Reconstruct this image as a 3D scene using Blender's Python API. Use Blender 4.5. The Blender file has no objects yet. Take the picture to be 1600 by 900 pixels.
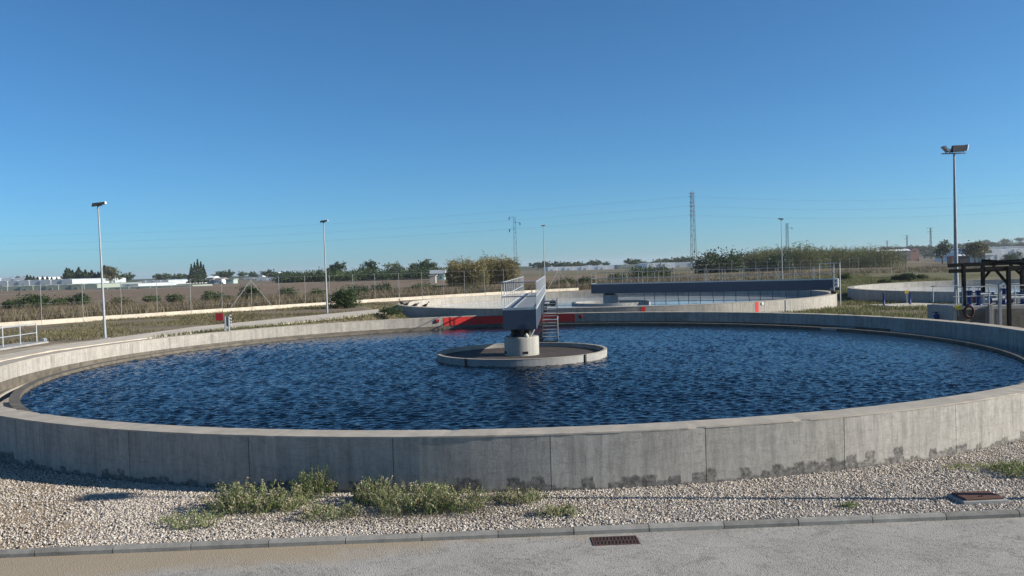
import bpy, bmesh, math, random
import numpy as np
from mathutils import Vector, Matrix

random.seed(7); rng = np.random.default_rng(7)
sc = bpy.context.scene
COL = sc.collection
R_ = math.radians

# ------------------------------------------------------------------ camera
F_PX, PITCH, ROLL = 1329.8, 0.02344, 0.02989          # focal length in pixels of a 1600 px wide frame
CAM_Z = 4.165
cam = bpy.data.cameras.new('camera'); cam_o = bpy.data.objects.new('camera', cam); COL.objects.link(cam_o)
cam.sensor_width = 36.0; cam.lens = 36.0 * F_PX / 1600.0; cam.clip_start = 0.1; cam.clip_end = 20000
cam_o.matrix_world = (Matrix.Translation((0, 0, CAM_Z)) @ Matrix.Rotation(math.pi / 2 - PITCH, 4, 'X')
                      @ Matrix.Rotation(-ROLL, 4, 'Z'))
sc.camera = cam_o

# ------------------------------------------------------------------ sky and sun
SUN_EL = R_(24.0); SUN_AZ = Vector((0.9930, -0.118))
world = bpy.data.worlds.new('World'); sc.world = world; world.use_nodes = True
nt = world.node_tree; nt.nodes.clear()
sky = nt.nodes.new('ShaderNodeTexSky'); sky.sky_type = 'NISHITA'; sky.sun_disc = False
sky.sun_elevation = SUN_EL; sky.sun_rotation = math.atan2(SUN_AZ.x, SUN_AZ.y)
sky.altitude = 10; sky.air_density = 0.75; sky.dust_density = 0.42; sky.ozone_density = 8.5
bg = nt.nodes.new('ShaderNodeBackground'); bg.inputs['Strength'].default_value = 0.09
wo = nt.nodes.new('ShaderNodeOutputWorld')
wb = nt.nodes.new('ShaderNodeMix'); wb.data_type = 'RGBA'; wb.blend_type = 'MULTIPLY'; wb.inputs[0].default_value = 1.0
wb.inputs[7].default_value = (.79, 1.03, .955, 1)          # colour balance of the whole sky
nt.links.new(sky.outputs[0], wb.inputs[6]); nt.links.new(wb.outputs[2], bg.inputs[0]); nt.links.new(bg.outputs[0], wo.inputs[0])
sun = bpy.data.lights.new('sun', 'SUN'); sun.energy = 5.0; sun.angle = R_(0.5); sun.color = (1.0, 0.93, 0.82)
sun_o = bpy.data.objects.new('sun', sun); COL.objects.link(sun_o)
sdir = Vector((SUN_AZ.x * math.cos(SUN_EL), SUN_AZ.y * math.cos(SUN_EL), math.sin(SUN_EL)))
sun_o.rotation_euler = sdir.to_track_quat('Z', 'Y').to_euler(); sun_o.location = (60, -20, 40)
vs = sc.view_settings
vs.view_transform = 'Standard'; vs.look = 'None'; vs.exposure = 0.6; vs.gamma = 1.0; vs.use_curve_mapping = False
sc.render.engine = 'CYCLES'
sc.cycles.use_denoising = True
sc.cycles.max_bounces = 6; sc.cycles.diffuse_bounces = 3; sc.cycles.glossy_bounces = 3
sc.cycles.transparent_max_bounces = 8

# ------------------------------------------------------------------ helpers
def at(x, y, Y):
    """point at distance Y in front of the camera that shows at photo pixel (x, y)"""
    u = (x - 800) / F_PX; v = -(y - 450) / F_PX
    c, s = math.cos(-ROLL), math.sin(-ROLL); u, v = c * u - s * v, s * u + c * v
    dy = math.cos(PITCH) + v * math.sin(PITCH); dz = -math.sin(PITCH) + v * math.cos(PITCH)
    t = Y / dy
    return Vector((u * t, Y, CAM_Z + dz * t))

def on(x, y, z=0.0):
    u = (x - 800) / F_PX; v = -(y - 450) / F_PX
    c, s = math.cos(-ROLL), math.sin(-ROLL); u, v = c * u - s * v, s * u + c * v
    dy = math.cos(PITCH) + v * math.sin(PITCH); dz = -math.sin(PITCH) + v * math.cos(PITCH)
    t = (z - CAM_Z) / dz
    return Vector((u * t, dy * t, z))

def tag(o, label=None, cat=None, group=None, kind=None):
    if label: o['label'] = label
    if cat: o['category'] = cat
    if group: o['group'] = group
    if kind: o['kind'] = kind
    return o

def empty(name, loc=(0, 0, 0), rz=0.0, label=None, cat=None, group=None, kind=None):
    o = bpy.data.objects.new(name, None); COL.objects.link(o)
    o.location = loc; o.rotation_euler = (0, 0, rz); o.empty_display_size = 0.2
    return tag(o, label, cat, group, kind)

def link(name, me, parent=None, loc=None, rz=None):
    o = bpy.data.objects.new(name, me); COL.objects.link(o)
    if parent is not None: o.parent = parent
    if loc is not None: o.location = loc
    if rz is not None: o.rotation_euler = (0, 0, rz)
    return o

def copy_tree(o, parent=None):
    c = o.copy(); COL.objects.link(c); c.parent = parent
    for ch in list(o.children): copy_tree(ch, c)
    return c

class MB:
    def __init__(s): s.v = []; s.f = []; s.sm = []
    def add(s, vs, fs, smooth=False):
        n = len(s.v); s.v += [tuple(p) for p in vs]; s.f += [tuple(i + n for i in f) for f in fs]; s.sm += [smooth] * len(fs); return s
    def box(s, c, size, rz=0.0, bev=0.0):
        hx, hy, hz = size[0] / 2, size[1] / 2, size[2] / 2
        if bev > 0:
            b = min(bev, hx * .9, hy * .9, hz * .9); P = []; 
            bm = bmesh.new(); bmesh.ops.create_cube(bm, size=1.0)
            for v in bm.verts: v.co = Vector((v.co.x * 2 * hx, v.co.y * 2 * hy, v.co.z * 2 * hz))
            bmesh.ops.bevel(bm, geom=bm.edges[:], offset=b, segments=1, affect='EDGES')
            bm.verts.index_update(); P = [v.co.copy() for v in bm.verts]; fs = [[v.index for v in f.verts] for f in bm.faces]; bm.free()
        else:
            P = [Vector((x * hx, y * hy, z * hz)) for z in (-1, 1) for y in (-1, 1) for x in (-1, 1)]
            fs = [(0, 2, 3, 1), (4, 5, 7, 6), (0, 1, 5, 4), (2, 6, 7, 3), (0, 4, 6, 2), (1, 3, 7, 5)]
        ca, sa = math.cos(rz), math.sin(rz)
        return s.add([(c[0] + p.x * ca - p.y * sa, c[1] + p.x * sa + p.y * ca, c[2] + p.z) for p in P], fs)
    def tube(s, a, b, r, n=8, r2=None, cap=True):
        a = Vector(a); b = Vector(b); d = (b - a); 
        if d.length < 1e-6: return s
        d.normalize(); q = Vector((0, 0, 1)) if abs(d.z) < .9 else Vector((1, 0, 0)); u = d.cross(q).normalized(); w = d.cross(u)
        r2 = r if r2 is None else r2; P = []
        for p, rr in ((a, r), (b, r2)):
            for i in range(n):
                t = 2 * math.pi * i / n; P.append(p + (u * math.cos(t) + w * math.sin(t)) * rr)
        s.add(P, [(i, i + n, (i + 1) % n + n, (i + 1) % n) for i in range(n)], True)
        if cap: s.add(P, [tuple(range(n)), tuple(range(2 * n - 1, n - 1, -1))])
        return s
    def path(s, pts, r, n=6):
        for a, b in zip(pts[:-1], pts[1:]): s.tube(a, b, r, n)
        return s
    def beam(s, a, b, w, h):
        """rectangular bar from a to b, width w (sideways) and height h"""
        a = Vector(a); b = Vector(b); d = (b - a).normalized()
        q = Vector((0, 0, 1)) if abs(d.z) < .95 else Vector((0, 1, 0)); u = d.cross(q).normalized(); t = u.cross(d)
        P = [p + u * x * w / 2 + t * z * h / 2 for p in (a, b) for (x, z) in ((-1, -1), (1, -1), (1, 1), (-1, 1))]
        return s.add(P, [(0, 1, 2, 3), (7, 6, 5, 4), (0, 4, 5, 1), (1, 5, 6, 2), (2, 6, 7, 3), (3, 7, 4, 0)])
    def arc(s, cx, cy, r0, r1, z0, z1, a0, a1, n, closed=False):
        P = []
        m = n if closed else n + 1
        for i in range(m):
            a = a0 + (a1 - a0) * i / n; c, d = math.cos(a), math.sin(a)
            P += [(cx + r0 * c, cy + r0 * d, z0), (cx + r1 * c, cy + r1 * d, z0), (cx + r1 * c, cy + r1 * d, z1), (cx + r0 * c, cy + r0 * d, z1)]
        fs = []; 
        for i in range(n):
            k = 4 * i; l = 4 * ((i + 1) % m)
            fs += [(k, l, l + 1, k + 1), (k + 1, l + 1, l + 2, k + 2), (k + 2, l + 2, l + 3, k + 3), (k + 3, l + 3, l, k)]
        if not closed: fs += [(0, 1, 2, 3), (4 * n + 3, 4 * n + 2, 4 * n + 1, 4 * n)]
        return s.add(P, fs)
    def lathe(s, c, prof, n=24):
        P = []
        for r, z in prof:
            for i in range(n):
                t = 2 * math.pi * i / n; P.append((c[0] + r * math.cos(t), c[1] + r * math.sin(t), c[2] + z))
        fs = []
        for k in range(len(prof) - 1):
            for i in range(n): fs.append((k * n + i, k * n + (i + 1) % n, (k + 1) * n + (i + 1) % n, (k + 1) * n + i))
        s.add(P, fs, True)
        return s.add(P[:n], [tuple(range(n - 1, -1, -1))]).add(P[-n:], [tuple(range(n))])
    def mesh(s, name, mat):
        me = bpy.data.meshes.new(name); me.from_pydata(s.v, [], s.f); me.polygons.foreach_set('use_smooth', s.sm)
        if mat: me.materials.append(mat)
        me.update(); return me
    def build(s, name, mat, parent=None, loc=None, rz=None):
        return link(name, s.mesh(name, mat), parent, loc, rz)

def np_mesh(name, V, Fq, mat, smooth=False, normals_up=False):
    """mesh from numpy arrays; Fq is (N,3) or (N,4)"""
    me = bpy.data.meshes.new(name); k = Fq.shape[1]
    me.vertices.add(len(V)); me.vertices.foreach_set('co', np.asarray(V, np.float32).ravel())
    me.loops.add(Fq.size); me.loops.foreach_set('vertex_index', np.asarray(Fq, np.int32).ravel())
    me.polygons.add(len(Fq)); me.polygons.foreach_set('loop_start', np.arange(0, Fq.size, k, dtype=np.int32))
    if smooth: me.polygons.foreach_set('use_smooth', np.ones(len(Fq), bool))
    if mat: me.materials.append(mat)
    me.update(calc_edges=True); me.validate(); return me

# ------------------------------------------------------------------ materials
def node(nt, t, **kw):
    n = nt.nodes.new(t)
    for k, v in kw.items():
        if k.startswith('i_'):
            key = k[2:]; key = int(key) if key.isdigit() else key.replace('_', ' ')
            n.inputs[key].default_value = v
        else: setattr(n, k, v)
    return n

class G:
    """small node graph helper around a Principled material"""
    def __init__(s, name, rough=.8, metal=0., spec=.3):
        s.m = bpy.data.materials.new(name); s.m.use_nodes = True; s.t = s.m.node_tree
        s.b = s.t.nodes['Principled BSDF']; s.b.inputs['Roughness'].default_value = rough; s.b.inputs['Metallic'].default_value = metal
        s.b.inputs['Specular IOR Level'].default_value = spec
        s.pos = s.t.nodes.new('ShaderNodeNewGeometry')
    def L(s, a, b): s.t.links.new(a, b)
    def n(s, t, **k): return node(s.t, t, **k)
    def noise(s, scale, detail=4, rough=.55, vec=None, dist=0.):
        x = s.n('ShaderNodeTexNoise'); x.inputs['Scale'].default_value = scale; x.inputs['Detail'].default_value = detail
        x.inputs['Roughness'].default_value = rough; x.inputs['Distortion'].default_value = dist
        s.L(vec if vec is not None else s.pos.outputs['Position'], x.inputs['Vector']); return x.outputs['Fac']
    def ramp(s, fac, stops):
        r = s.n('ShaderNodeValToRGB'); e = r.color_ramp.elements
        while len(e) < len(stops): e.new(.5)
        for k, (p, c) in enumerate(stops):
            e[k].position = p; e[k].color = (c, c, c, 1) if isinstance(c, (int, float)) else tuple(c) + (1,)
        s.L(fac, r.inputs[0]); return r.outputs[0]
    def math(s, op, a, b=None, clamp=False):
        m = s.n('ShaderNodeMath', operation=op); m.use_clamp = clamp
        for k, x in enumerate((a, b)):
            if x is None: continue
            if isinstance(x, (int, float)): m.inputs[k].default_value = x
            else: s.L(x, m.inputs[k])
        return m.outputs[0]
    def mix(s, fac, a, b, mode='MIX'):
        m = s.n('ShaderNodeMix', data_type='RGBA', blend_type=mode)
        for sock, x in ((m.inputs[0], fac), (m.inputs[6], a), (m.inputs[7], b)):
            if isinstance(x, (int, float)): sock.default_value = x
            elif isinstance(x, tuple): sock.default_value = x + (1,) if len(x) == 3 else x
            else: s.L(x, sock)
        return m.outputs[2]
    def bump(s, h, strength=.3, dist=.02):
        b = s.n('ShaderNodeBump'); b.inputs['Strength'].default_value = strength; b.inputs['Distance'].default_value = dist
        s.L(h, b.inputs['Height']); s.L(b.outputs[0], s.b.inputs['Normal']); return s
    def col(s, c):
        if isinstance(c, tuple): s.b.inputs['Base Color'].default_value = c + (1,)
        else: s.L(c, s.b.inputs['Base Color'])
        return s
    def rough(s, r): s.L(r, s.b.inputs['Roughness']); return s

def simple(name, c, c2=None, scale=3., rough=.7, metal=0., bump=0., bscale=40., spec=.3):
    g = G(name, rough, metal, spec)
    c2 = c2 or tuple(x * .75 for x in c)
    g.col(g.mix(g.ramp(g.noise(scale, 5, .62), [(.35, 0.), (.65, 1.)]), c, c2))
    if bump: g.bump(g.noise(bscale, 4), bump, .01)
    return g.m

def foliage(name, cols, rough=.6, trans=.25):
    """leaf colour that differs from leaf to leaf"""
    g = G(name, rough, 0, .25)
    st = [(i / max(1, len(cols) - 1), c) for i, c in enumerate(cols)]
    c = g.ramp(g.pos.outputs['Random Per Island'], st)
    big = g.ramp(g.noise(.6, 3), [(.35, .7), (.65, 1.15)])
    c = g.mix(1., c, big, 'MULTIPLY'); g.col(c)
    tr = g.n('ShaderNodeBsdfTranslucent'); g.L(c, tr.inputs[0]); ms = g.n('ShaderNodeMixShader'); ms.inputs[0].default_value = trans
    g.L(g.b.outputs[0], ms.inputs[1]); g.L(tr.outputs[0], ms.inputs[2]); g.L(ms.outputs[0], g.t.nodes['Material Output'].inputs[0])
    return g.m

def tank_concrete(name, cx, cy, base=(.355, .332, .296), dabs=True):
    g = G(name, .85, 0, .2)
    P = g.pos.outputs['Position']
    sx = g.n('ShaderNodeSeparateXYZ'); g.L(P, sx.inputs[0])
    ang = g.math('ARCTAN2', g.math('SUBTRACT', sx.outputs[1], cy), g.math('SUBTRACT', sx.outputs[0], cx))
    arc = g.math('MULTIPLY', ang, 20.6)
    cv = g.n('ShaderNodeCombineXYZ'); g.L(arc, cv.inputs[0]); g.L(g.math('MULTIPLY', sx.outputs[2], .10), cv.inputs[2])
    streak = g.ramp(g.noise(5.5, 5, .7, cv.outputs[0]), [(.33, 0.), (.60, 1.)])
    cv2 = g.n('ShaderNodeCombineXYZ'); g.L(arc, cv2.inputs[0]); g.L(g.math('MULTIPLY', sx.outputs[2], .35), cv2.inputs[2])
    fine = g.ramp(g.noise(16., 4, .7, cv2.outputs[0]), [(.40, 0.), (.72, 1.)])
    mott = g.ramp(g.noise(1.1, 6, .65), [(.30, 0.), (.70, 1.)])
    dark = tuple(x * .55 for x in base); pale = tuple(min(1, x * 1.32) for x in base)
    c = g.mix(mott, dark, base)
    c = g.mix(g.math('MULTIPLY', streak, .75), c, pale)
    c = g.mix(g.math('MULTIPLY', fine, .42), c, (.17, .165, .15))
    # board lines of the formwork
    cb = g.n('ShaderNodeCombineXYZ'); g.L(g.math('MULTIPLY', arc, .25), cb.inputs[0]); g.L(sx.outputs[2], cb.inputs[2])
    crack = g.ramp(g.noise(2.6, 8, .75, cb.outputs[0], .6), [(.488, 0.), (.497, 1.), (.503, 1.), (.512, 0.)])
    c = g.mix(g.math('MULTIPLY', crack, .45), c, (.13, .125, .115))
    # panel to panel tone
    pan = g.n('ShaderNodeTexWhiteNoise', noise_dimensions='1D')
    g.L(g.math('FLOOR', g.math('MULTIPLY', g.math('SUBTRACT', ang, R_(-90 + .78)), 44 / (2 * math.pi))), pan.inputs['W'])
    c = g.mix(1., c, g.ramp(pan.outputs['Value'], [(0., .88), (1., 1.08)]), 'MULTIPLY')
    if dabs:   # dabs of black waterproofing paint above the ground line
        cell = g.math('MULTIPLY', arc, 4.3)
        wob = g.math('ADD', cell, g.math('MULTIPLY', g.noise(6., 3), .9))
        wn = g.n('ShaderNodeTexWhiteNoise', noise_dimensions='1D'); g.L(g.math('FLOOR', wob), wn.inputs['W'])
        big = g.ramp(g.noise(.32, 2, .5, P), [(.34, 0.10), (.56, .32)])
        hgt = g.math('ADD', g.math('MULTIPLY', g.math('MULTIPLY', wn.outputs['Value'], big), 1.0), g.math('MULTIPLY', g.noise(11., 5, .7), .12))
        m = g.ramp(g.math('SUBTRACT', hgt, g.math('SUBTRACT', sx.outputs[2], -.0)), [(.02, 0.), (.06, 1.)])
        m = g.math('MULTIPLY', m, g.ramp(g.noise(11., 5, .7), [(.34, .25), (.60, 1.)]))
        c = g.mix(g.math('MULTIPLY', m, .80), c, (.035, .034, .034))
    g.col(c).bump(g.math('ADD', g.noise(38., 6, .7), g.math('MULTIPLY', g.noise(5., 4), 1.2)), .35, .012)
    return g.m

M = {}
M['galv'] = simple('galvanised_steel', (.50, .52, .53), (.40, .42, .44), 6., .45, .35, .1)
M['lamp_steel'] = simple('lamp_pole_steel', (.36, .375, .39), (.30, .315, .33), 3., .5, .2)
M['fence_steel'] = simple('fence_steel', (.34, .35, .35), (.26, .27, .27), 5., .6, .2)
M['galv_dark'] = simple('dull_steel', (.30, .32, .34), (.22, .24, .26), 5., .55, .3)
M['bridge_paint'] = simple('blue_grey_paint', (.052, .073, .104), (.044, .062, .090), 1.2, .5, 0., .04, 30)
M['deck'] = simple('grey_deck', (.25, .265, .275), (.19, .20, .21), 2.5, .6, .1, .15, 60)
M['black_metal'] = simple('dark_machine', (.03, .032, .035), (.05, .05, .05), 6., .5, .2)
M['black_timber'] = simple('black_stained_beams', (.010, .009, .009), (.018, .017, .016), 4., .8, 0, .2, 30, .08)
M['red'] = simple('red_paint', (.78, .035, .030), (.66, .030, .030), 2.2, .55, 0, .08)
g = G('weathered_red_paint', .6, 0, .3)
mp_ = g.n('ShaderNodeMapping'); mp_.inputs['Scale'].default_value = (1, 1, .15); g.L(g.pos.outputs['Position'], mp_.inputs[0])
c_ = g.mix(g.ramp(g.noise(4.5, 6, .7, mp_.outputs[0]), [(.35, 0.), (.7, 1.)]), (.74, .034, .030), (.52, .05, .042))
c_ = g.mix(g.ramp(g.noise(7., 7, .75), [(.64, 0.), (.70, .8)]), c_, (.34, .28, .25)); g.col(c_).bump(g.noise(30., 4), .15, .01); M['red'] = g.m
M['dark_red'] = simple('dark_red_paint', (.32, .02, .03), (.26, .018, .025), 6., .5)
M['blue'] = simple('blue_valve_paint', (.012, .040, .20), (.010, .032, .15), 6., .45)
M['yellow'] = simple('yellow_sign', (.62, .48, .04), (.50, .38, .05), 9., .5)
M['rust'] = simple('rusty_iron', (.125, .058, .040), (.085, .042, .032), 11., .8, .1, .3, 60)
M['grate'] = simple('rusty_grate', (.10, .052, .044), (.065, .036, .032), 14., .8, .1, .3, 60)
M['hole'] = simple('drain_pit', (.006, .005, .005), (.01, .009, .008), 3., .9)
M['white'] = simple('white_paint', (.72, .72, .70), (.60, .60, .58), 5., .6)
M['white_roof'] = simple('white_sheet_roof', (.78, .79, .80), (.68, .69, .70), .2, .5)
M['brick'] = simple('pink_brick_gable', (.46, .25, .19), (.38, .20, .15), .8, .85)
M['grey_wall'] = simple('grey_render', (.30, .28, .26), (.22, .20, .19), .5, .85)
M['cream_wall'] = simple('cream_render', (.52, .47, .38), (.42, .37, .30), .5, .85)
M['pale_green'] = simple('pale_green_wall', (.36, .45, .40), (.30, .38, .34), .6, .8)
M['dark_open'] = simple('dark_opening', (.03, .03, .032), (.02, .02, .022), 3., .5)
M['plastic'] = simple('greenhouse_film', (.52, .55, .56), (.40, .44, .45), .12, .45)
M['film_white'] = simple('white_greenhouse_film', (.78, .79, .79), (.66, .68, .69), .1, .4)
M['net'] = simple('green_shade_net', (.30, .34, .29), (.24, .28, .23), .1, .8)
M['coping'] = (lambda g: g.col(g.mix(g.ramp(g.noise(2.3, 6, .65), [(.32, 0.), (.68, 1.)]), (.32, .285, .235), (.43, .385, .32))).bump(g.noise(45., 5, .7), .4, .012) or g)(G('dusty_coping', .9, 0, .15)).m
M['kerb'] = (lambda g: g.col(g.mix(g.ramp(g.noise(3.1, 7, .7), [(.33, 0.), (.66, 1.)]), (.19, .18, .16), (.31, .30, .27))).bump(g.noise(70., 5, .7), .5, .01) or g)(G('kerb_concrete', .9, 0, .15)).m
M['pale_concrete'] = (lambda g: g.col(g.mix(g.ramp(g.noise(1.4, 7, .7), [(.33, 0.), (.66, 1.)]), (.42, .37, .29), (.58, .52, .43))).bump(g.noise(30., 5, .7), .4, .015) or g)(G('pale_concrete', .9, 0, .15)).m
M['grey_concrete'] = (lambda g: g.col(g.mix(g.ramp(g.noise(1.2, 7, .7), [(.33, 0.), (.66, 1.)]), (.24, .235, .225), (.36, .35, .33))).bump(g.noise(30., 5, .7), .4, .015) or g)(G('grey_concrete', .9, 0, .15)).m
M['wet_concrete'] = (lambda g: g.col(g.mix(g.ramp(g.noise(2.2, 7, .7), [(.33, 0.), (.66, 1.)]), (.07, .062, .05), (.165, .145, .115))).bump(g.noise(30., 5, .7), .4, .015) or g)(G('algae_stained_concrete', .75, 0, .3)).m
M['well'] = (lambda g: g.col(g.mix(g.ramp(g.noise(2.6, 7, .7), [(.33, 0.), (.66, 1.)]), (.055, .05, .042), (.15, .135, .11))).bump(g.noise(30., 5, .7), .4, .015) or g)(G('dark_wet_well', .7, 0, .3)).m
M['bark'] = simple('bark', (.10, .08, .06), (.06, .05, .04), 8., .9, 0, .5, 20)
M['cable'] = simple('cable', (.16, .17, .18), (.13, .14, .15), 1., .6)
M['pylon'] = simple('weathered_pylon_steel', (.11, .125, .14), (.085, .10, .115), .5, .7, 0., 0, 40, .1)

def per_object(m, lo_, hi_):
    t = m.node_tree; b = t.nodes['Principled BSDF']; src = b.inputs['Base Color'].links[0].from_socket
    oi = t.nodes.new('ShaderNodeObjectInfo'); rp = t.nodes.new('ShaderNodeMapRange'); rp.inputs[3].default_value = lo_; rp.inputs[4].default_value = hi_
    mx = t.nodes.new('ShaderNodeMix'); mx.data_type = 'RGBA'; mx.blend_type = 'MULTIPLY'; mx.inputs[0].default_value = 1
    t.links.new(oi.outputs['Random'], rp.inputs[0]); t.links.new(src, mx.inputs[6]); t.links.new(rp.outputs[0], mx.inputs[7]); t.links.new(mx.outputs[2], b.inputs['Base Color'])
per_object(M['kerb'], .78, 1.15)

def water_mat(name, deep, wscale, strength, rough, stretch=(1., 2.0)):
    g = G(name, rough, 0, .43); g.b.inputs['IOR'].default_value = 1.333
    mp = g.n('ShaderNodeMapping'); g.L(g.pos.outputs['Position'], mp.inputs[0]); mp.inputs['Rotation'].default_value = (0, 0, R_(14)); mp.inputs['Scale'].default_value = (stretch[0], stretch[1], 1)
    a = g.noise(wscale, 1, .4, mp.outputs[0], .4); b = g.noise(wscale * 2.3, 0, .4, mp.outputs[0], .3); c = g.noise(wscale * .25, 1, .4, mp.outputs[0])
    gust = g.ramp(g.noise(.16, 2, .5), [(.35, .55), (.65, 1.0)])
    h = g.math('ADD', g.math('ADD', a, g.math('MULTIPLY', b, .25)), g.math('MULTIPLY', c, 1.2))
    g.col(deep); g.bump(g.math('MULTIPLY', h, gust), strength, .02)
    return g.m
M['water'] = water_mat('rippled_dark_water', (.001, .006, .014), 13.0, .5, .05)
M['still_water'] = water_mat('still_channel_water', (.03, .05, .06), 1.5, .08, .03)
M['glare_water'] = simple('pale_glare_water', (.52, .53, .51), (.36, .38, .38), .22, .10, 0, .05, 2.2, .5)  # reflected glare of sky and sunlit wall painted into the base colour
M['scum'] = (lambda g: g.col(g.mix(g.ramp(g.noise(3.5, 8, .75), [(.30, 0.), (.55, .6), (.75, 1.)]), (.035, .028, .024), (.105, .082, .068))).bump(g.noise(9., 8, .75), .8, .05) or g)(G('floating_scum', .75, 0, .3)).m

# ------------------------------------------------------------------ terrain
T1 = (0.34, 36.31); T2 = (9.6, 83.0); T3 = (54.5, 82.0)
RI, RO, RIM = 20.0, 20.63, 1.08
KA, KB = Vector((-8.13, 13.16)), Vector((8.14, 13.68))       # back edge of the kerb
def kerb_y(x): return KA.y + (x - KA.x) * (KB.y - KA.y) / (KB.x - KA.x)
def ss(a, b, t): t = np.clip((t - a) / (b - a), 0, 1); return t * t * (3 - 2 * t)
def hgt(x, y):
    x = np.asarray(x, float); y = np.asarray(y, float)
    Lf = 1 - ss(12, 26, x)
    z = ss(21, 40, y) * (Lf + (1 - Lf) * ss(92, 140, y))
    d2 = np.hypot(x - T2[0], y - T2[1]); z = z * (1 - .95 * (1 - ss(20.8, 24.2, d2)) * (1 - ss(80, 88, y)))
    z = z * (1 - .93 * ss(.1, 1.9, x - np.interp(y, [40, 48.5, 53.0, 59.2, 65.0, 72.0], [-21, -18.0, -15.3, -11.9, -9.6, -9.9])) * ss(51, 57, y) * (1 - ss(80, 88, y)))
    q = x / np.maximum(np.abs(y), 1)
    far = ss(450, 1700, y)
    z = z + far * (3. + 13 * ss(.16, .5, q) + 6 * np.exp(-((q + .05) / .07) ** 2) + 9 * ss(.5, .62, q))
    z = z + .18 * np.sin(x * .11 + 1) * np.sin(y * .09) * ss(105, 150, y)
    return z
def ground_z(x, y): return float(hgt(x, y))

def axis(fine0, fine1, step, lo, hi, grow=1.1):
    a = list(np.arange(fine0, fine1 + 1e-6, step)); s = step
    while a[-1] < hi: s *= grow; a.append(a[-1] + s)
    s = step; b = []
    c = fine0
    while c > lo: s *= grow; c -= s; b.append(c)
    return np.array(b[::-1] + a)
gx = axis(-26, 76, .36, -4200, 4200, 1.09); gy = axis(13, 104, .36, -60, 6000, 1.07)
X, Y = np.meshgrid(gx, gy); Z = hgt(X, Y)
Z += (.018 * np.sin(X * 3.1 + Y * 1.3) * np.sin(Y * 2.7 - X * .9)) * (Y > 12) * (Y < 130)
for c in (T1, T2, T3):
    d = np.hypot(X - c[0], Y - c[1]); Z = np.where(d < RI + .27, -1.4, Z)
Z = np.where(Y < kerb_y(X) + .02, -.30, Z)
ny, nx = X.shape
idx = np.arange(ny * nx).reshape(ny, nx)
FQ = np.stack([idx[:-1, :-1], idx[:-1, 1:], idx[1:, 1:], idx[1:, :-1]], -1).reshape(-1, 4)
g = G('ground_earth', .95, 0, .1)
att = g.n('ShaderNodeVertexColor', layer_name='tint')
nA = g.ramp(g.noise(.35, 7, .7), [(.30, .72), (.70, 1.22)]); nB = g.ramp(g.noise(5., 6, .7), [(.30, .75), (.70, 1.2)])
c = g.mix(1., att.outputs[0], nA, 'MULTIPLY'); c = g.mix(1., c, nB, 'MULTIPLY'); g.col(c).bump(g.noise(14., 7, .75), .6, .05)
M['ground'] = g.m
me = np_mesh('ground', np.stack([X, Y, Z], -1).reshape(-1, 3), FQ, M['ground'], True)
def vn(x, y, s, seed):     # cheap value noise for the land use patches
    o = np.zeros_like(x)
    r = np.random.default_rng(seed)
    for k in range(6):
        a = r.uniform(0, 6.28); f = s * r.uniform(.6, 1.9); o += np.sin((x * np.cos(a) + y * np.sin(a)) * f + r.uniform(0, 6.28))
    return o / 6
tint = np.zeros((ny, nx, 4)); tint[..., 3] = 1
def paint(mask, col):
    m = np.clip(mask, 0, 1)[..., None]; tint[..., :3] = tint[..., :3] * (1 - m) + np.array(col) * m
paint(np.ones_like(X), (.22, .175, .125))                                   # bare earth
paint((vn(X, Y, .35, 3) > .05) * .6, (.17, .155, .09))
FENCE = [(-37.0, 61.0), (-14.5, 90.0), (3.5, 107.5), (24.0, 122.0), (62.0, 152.0), (120.0, 158.0)]
def fence_y(x):
    return np.interp(x, [-80] + [p[0] for p in FENCE] + [400], [20] + [p[1] for p in FENCE] + [170])
beyond = Y - fence_y(X)
paint((beyond > 0) * 1., (.175, .13, .088))
paint(ss(20, 45, beyond) * .9, (.195, .148, .105))                            # ploughed field
paint(ss(170, 200, beyond) * (vn(X, Y, .012, 5) > .1), (.15, .135, .075))
paint(ss(330, 380, beyond) * .8, (.17, .15, .11))
paint(ss(520, 800, beyond) * .9, (.055, .066, .038))
paint(ss(700, 1100, beyond) * (vn(X, Y, .012, 77) > .35) * .8, (.13, .115, .07))
right = ss(22, 34, X) * (Y > 35) * (Y < fence_y(X) + 30)
paint(right * (.55 + .4 * vn(X, Y, .3, 9)), (.105, .115, .045))
paint((X > 30) * (beyond > 20) * (beyond < 200) * (.6 + .4 * vn(X, Y, .06, 12)), (.14, .125, .065))
paint((Y < 24) * (Y > 8) * 1., (.36, .315, .26))                            # under the gravel
sand = (Y < 24) * np.clip((vn(X, Y, 1.3, 21) * 1.4 + (-(X + 7.1)) * .5), 0, 1)
paint(sand * .9, (.30, .22, .14))
# gravelly verge beside the tank
dt = np.hypot(X - T1[0], Y - T1[1])
paint((dt > RO) * (dt < 24.5) * (X < -8) * (Y > 26) * (Y < 50) * .8, (.44, .38, .29))
ca = me.color_attributes.new('tint', 'FLOAT_COLOR', 'POINT'); ca.data.foreach_set('color', tint.astype(np.float32).ravel())
tag(link('ground', me), 'earth, dry grass and fields around the round tanks', None, None, 'structure')

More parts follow.
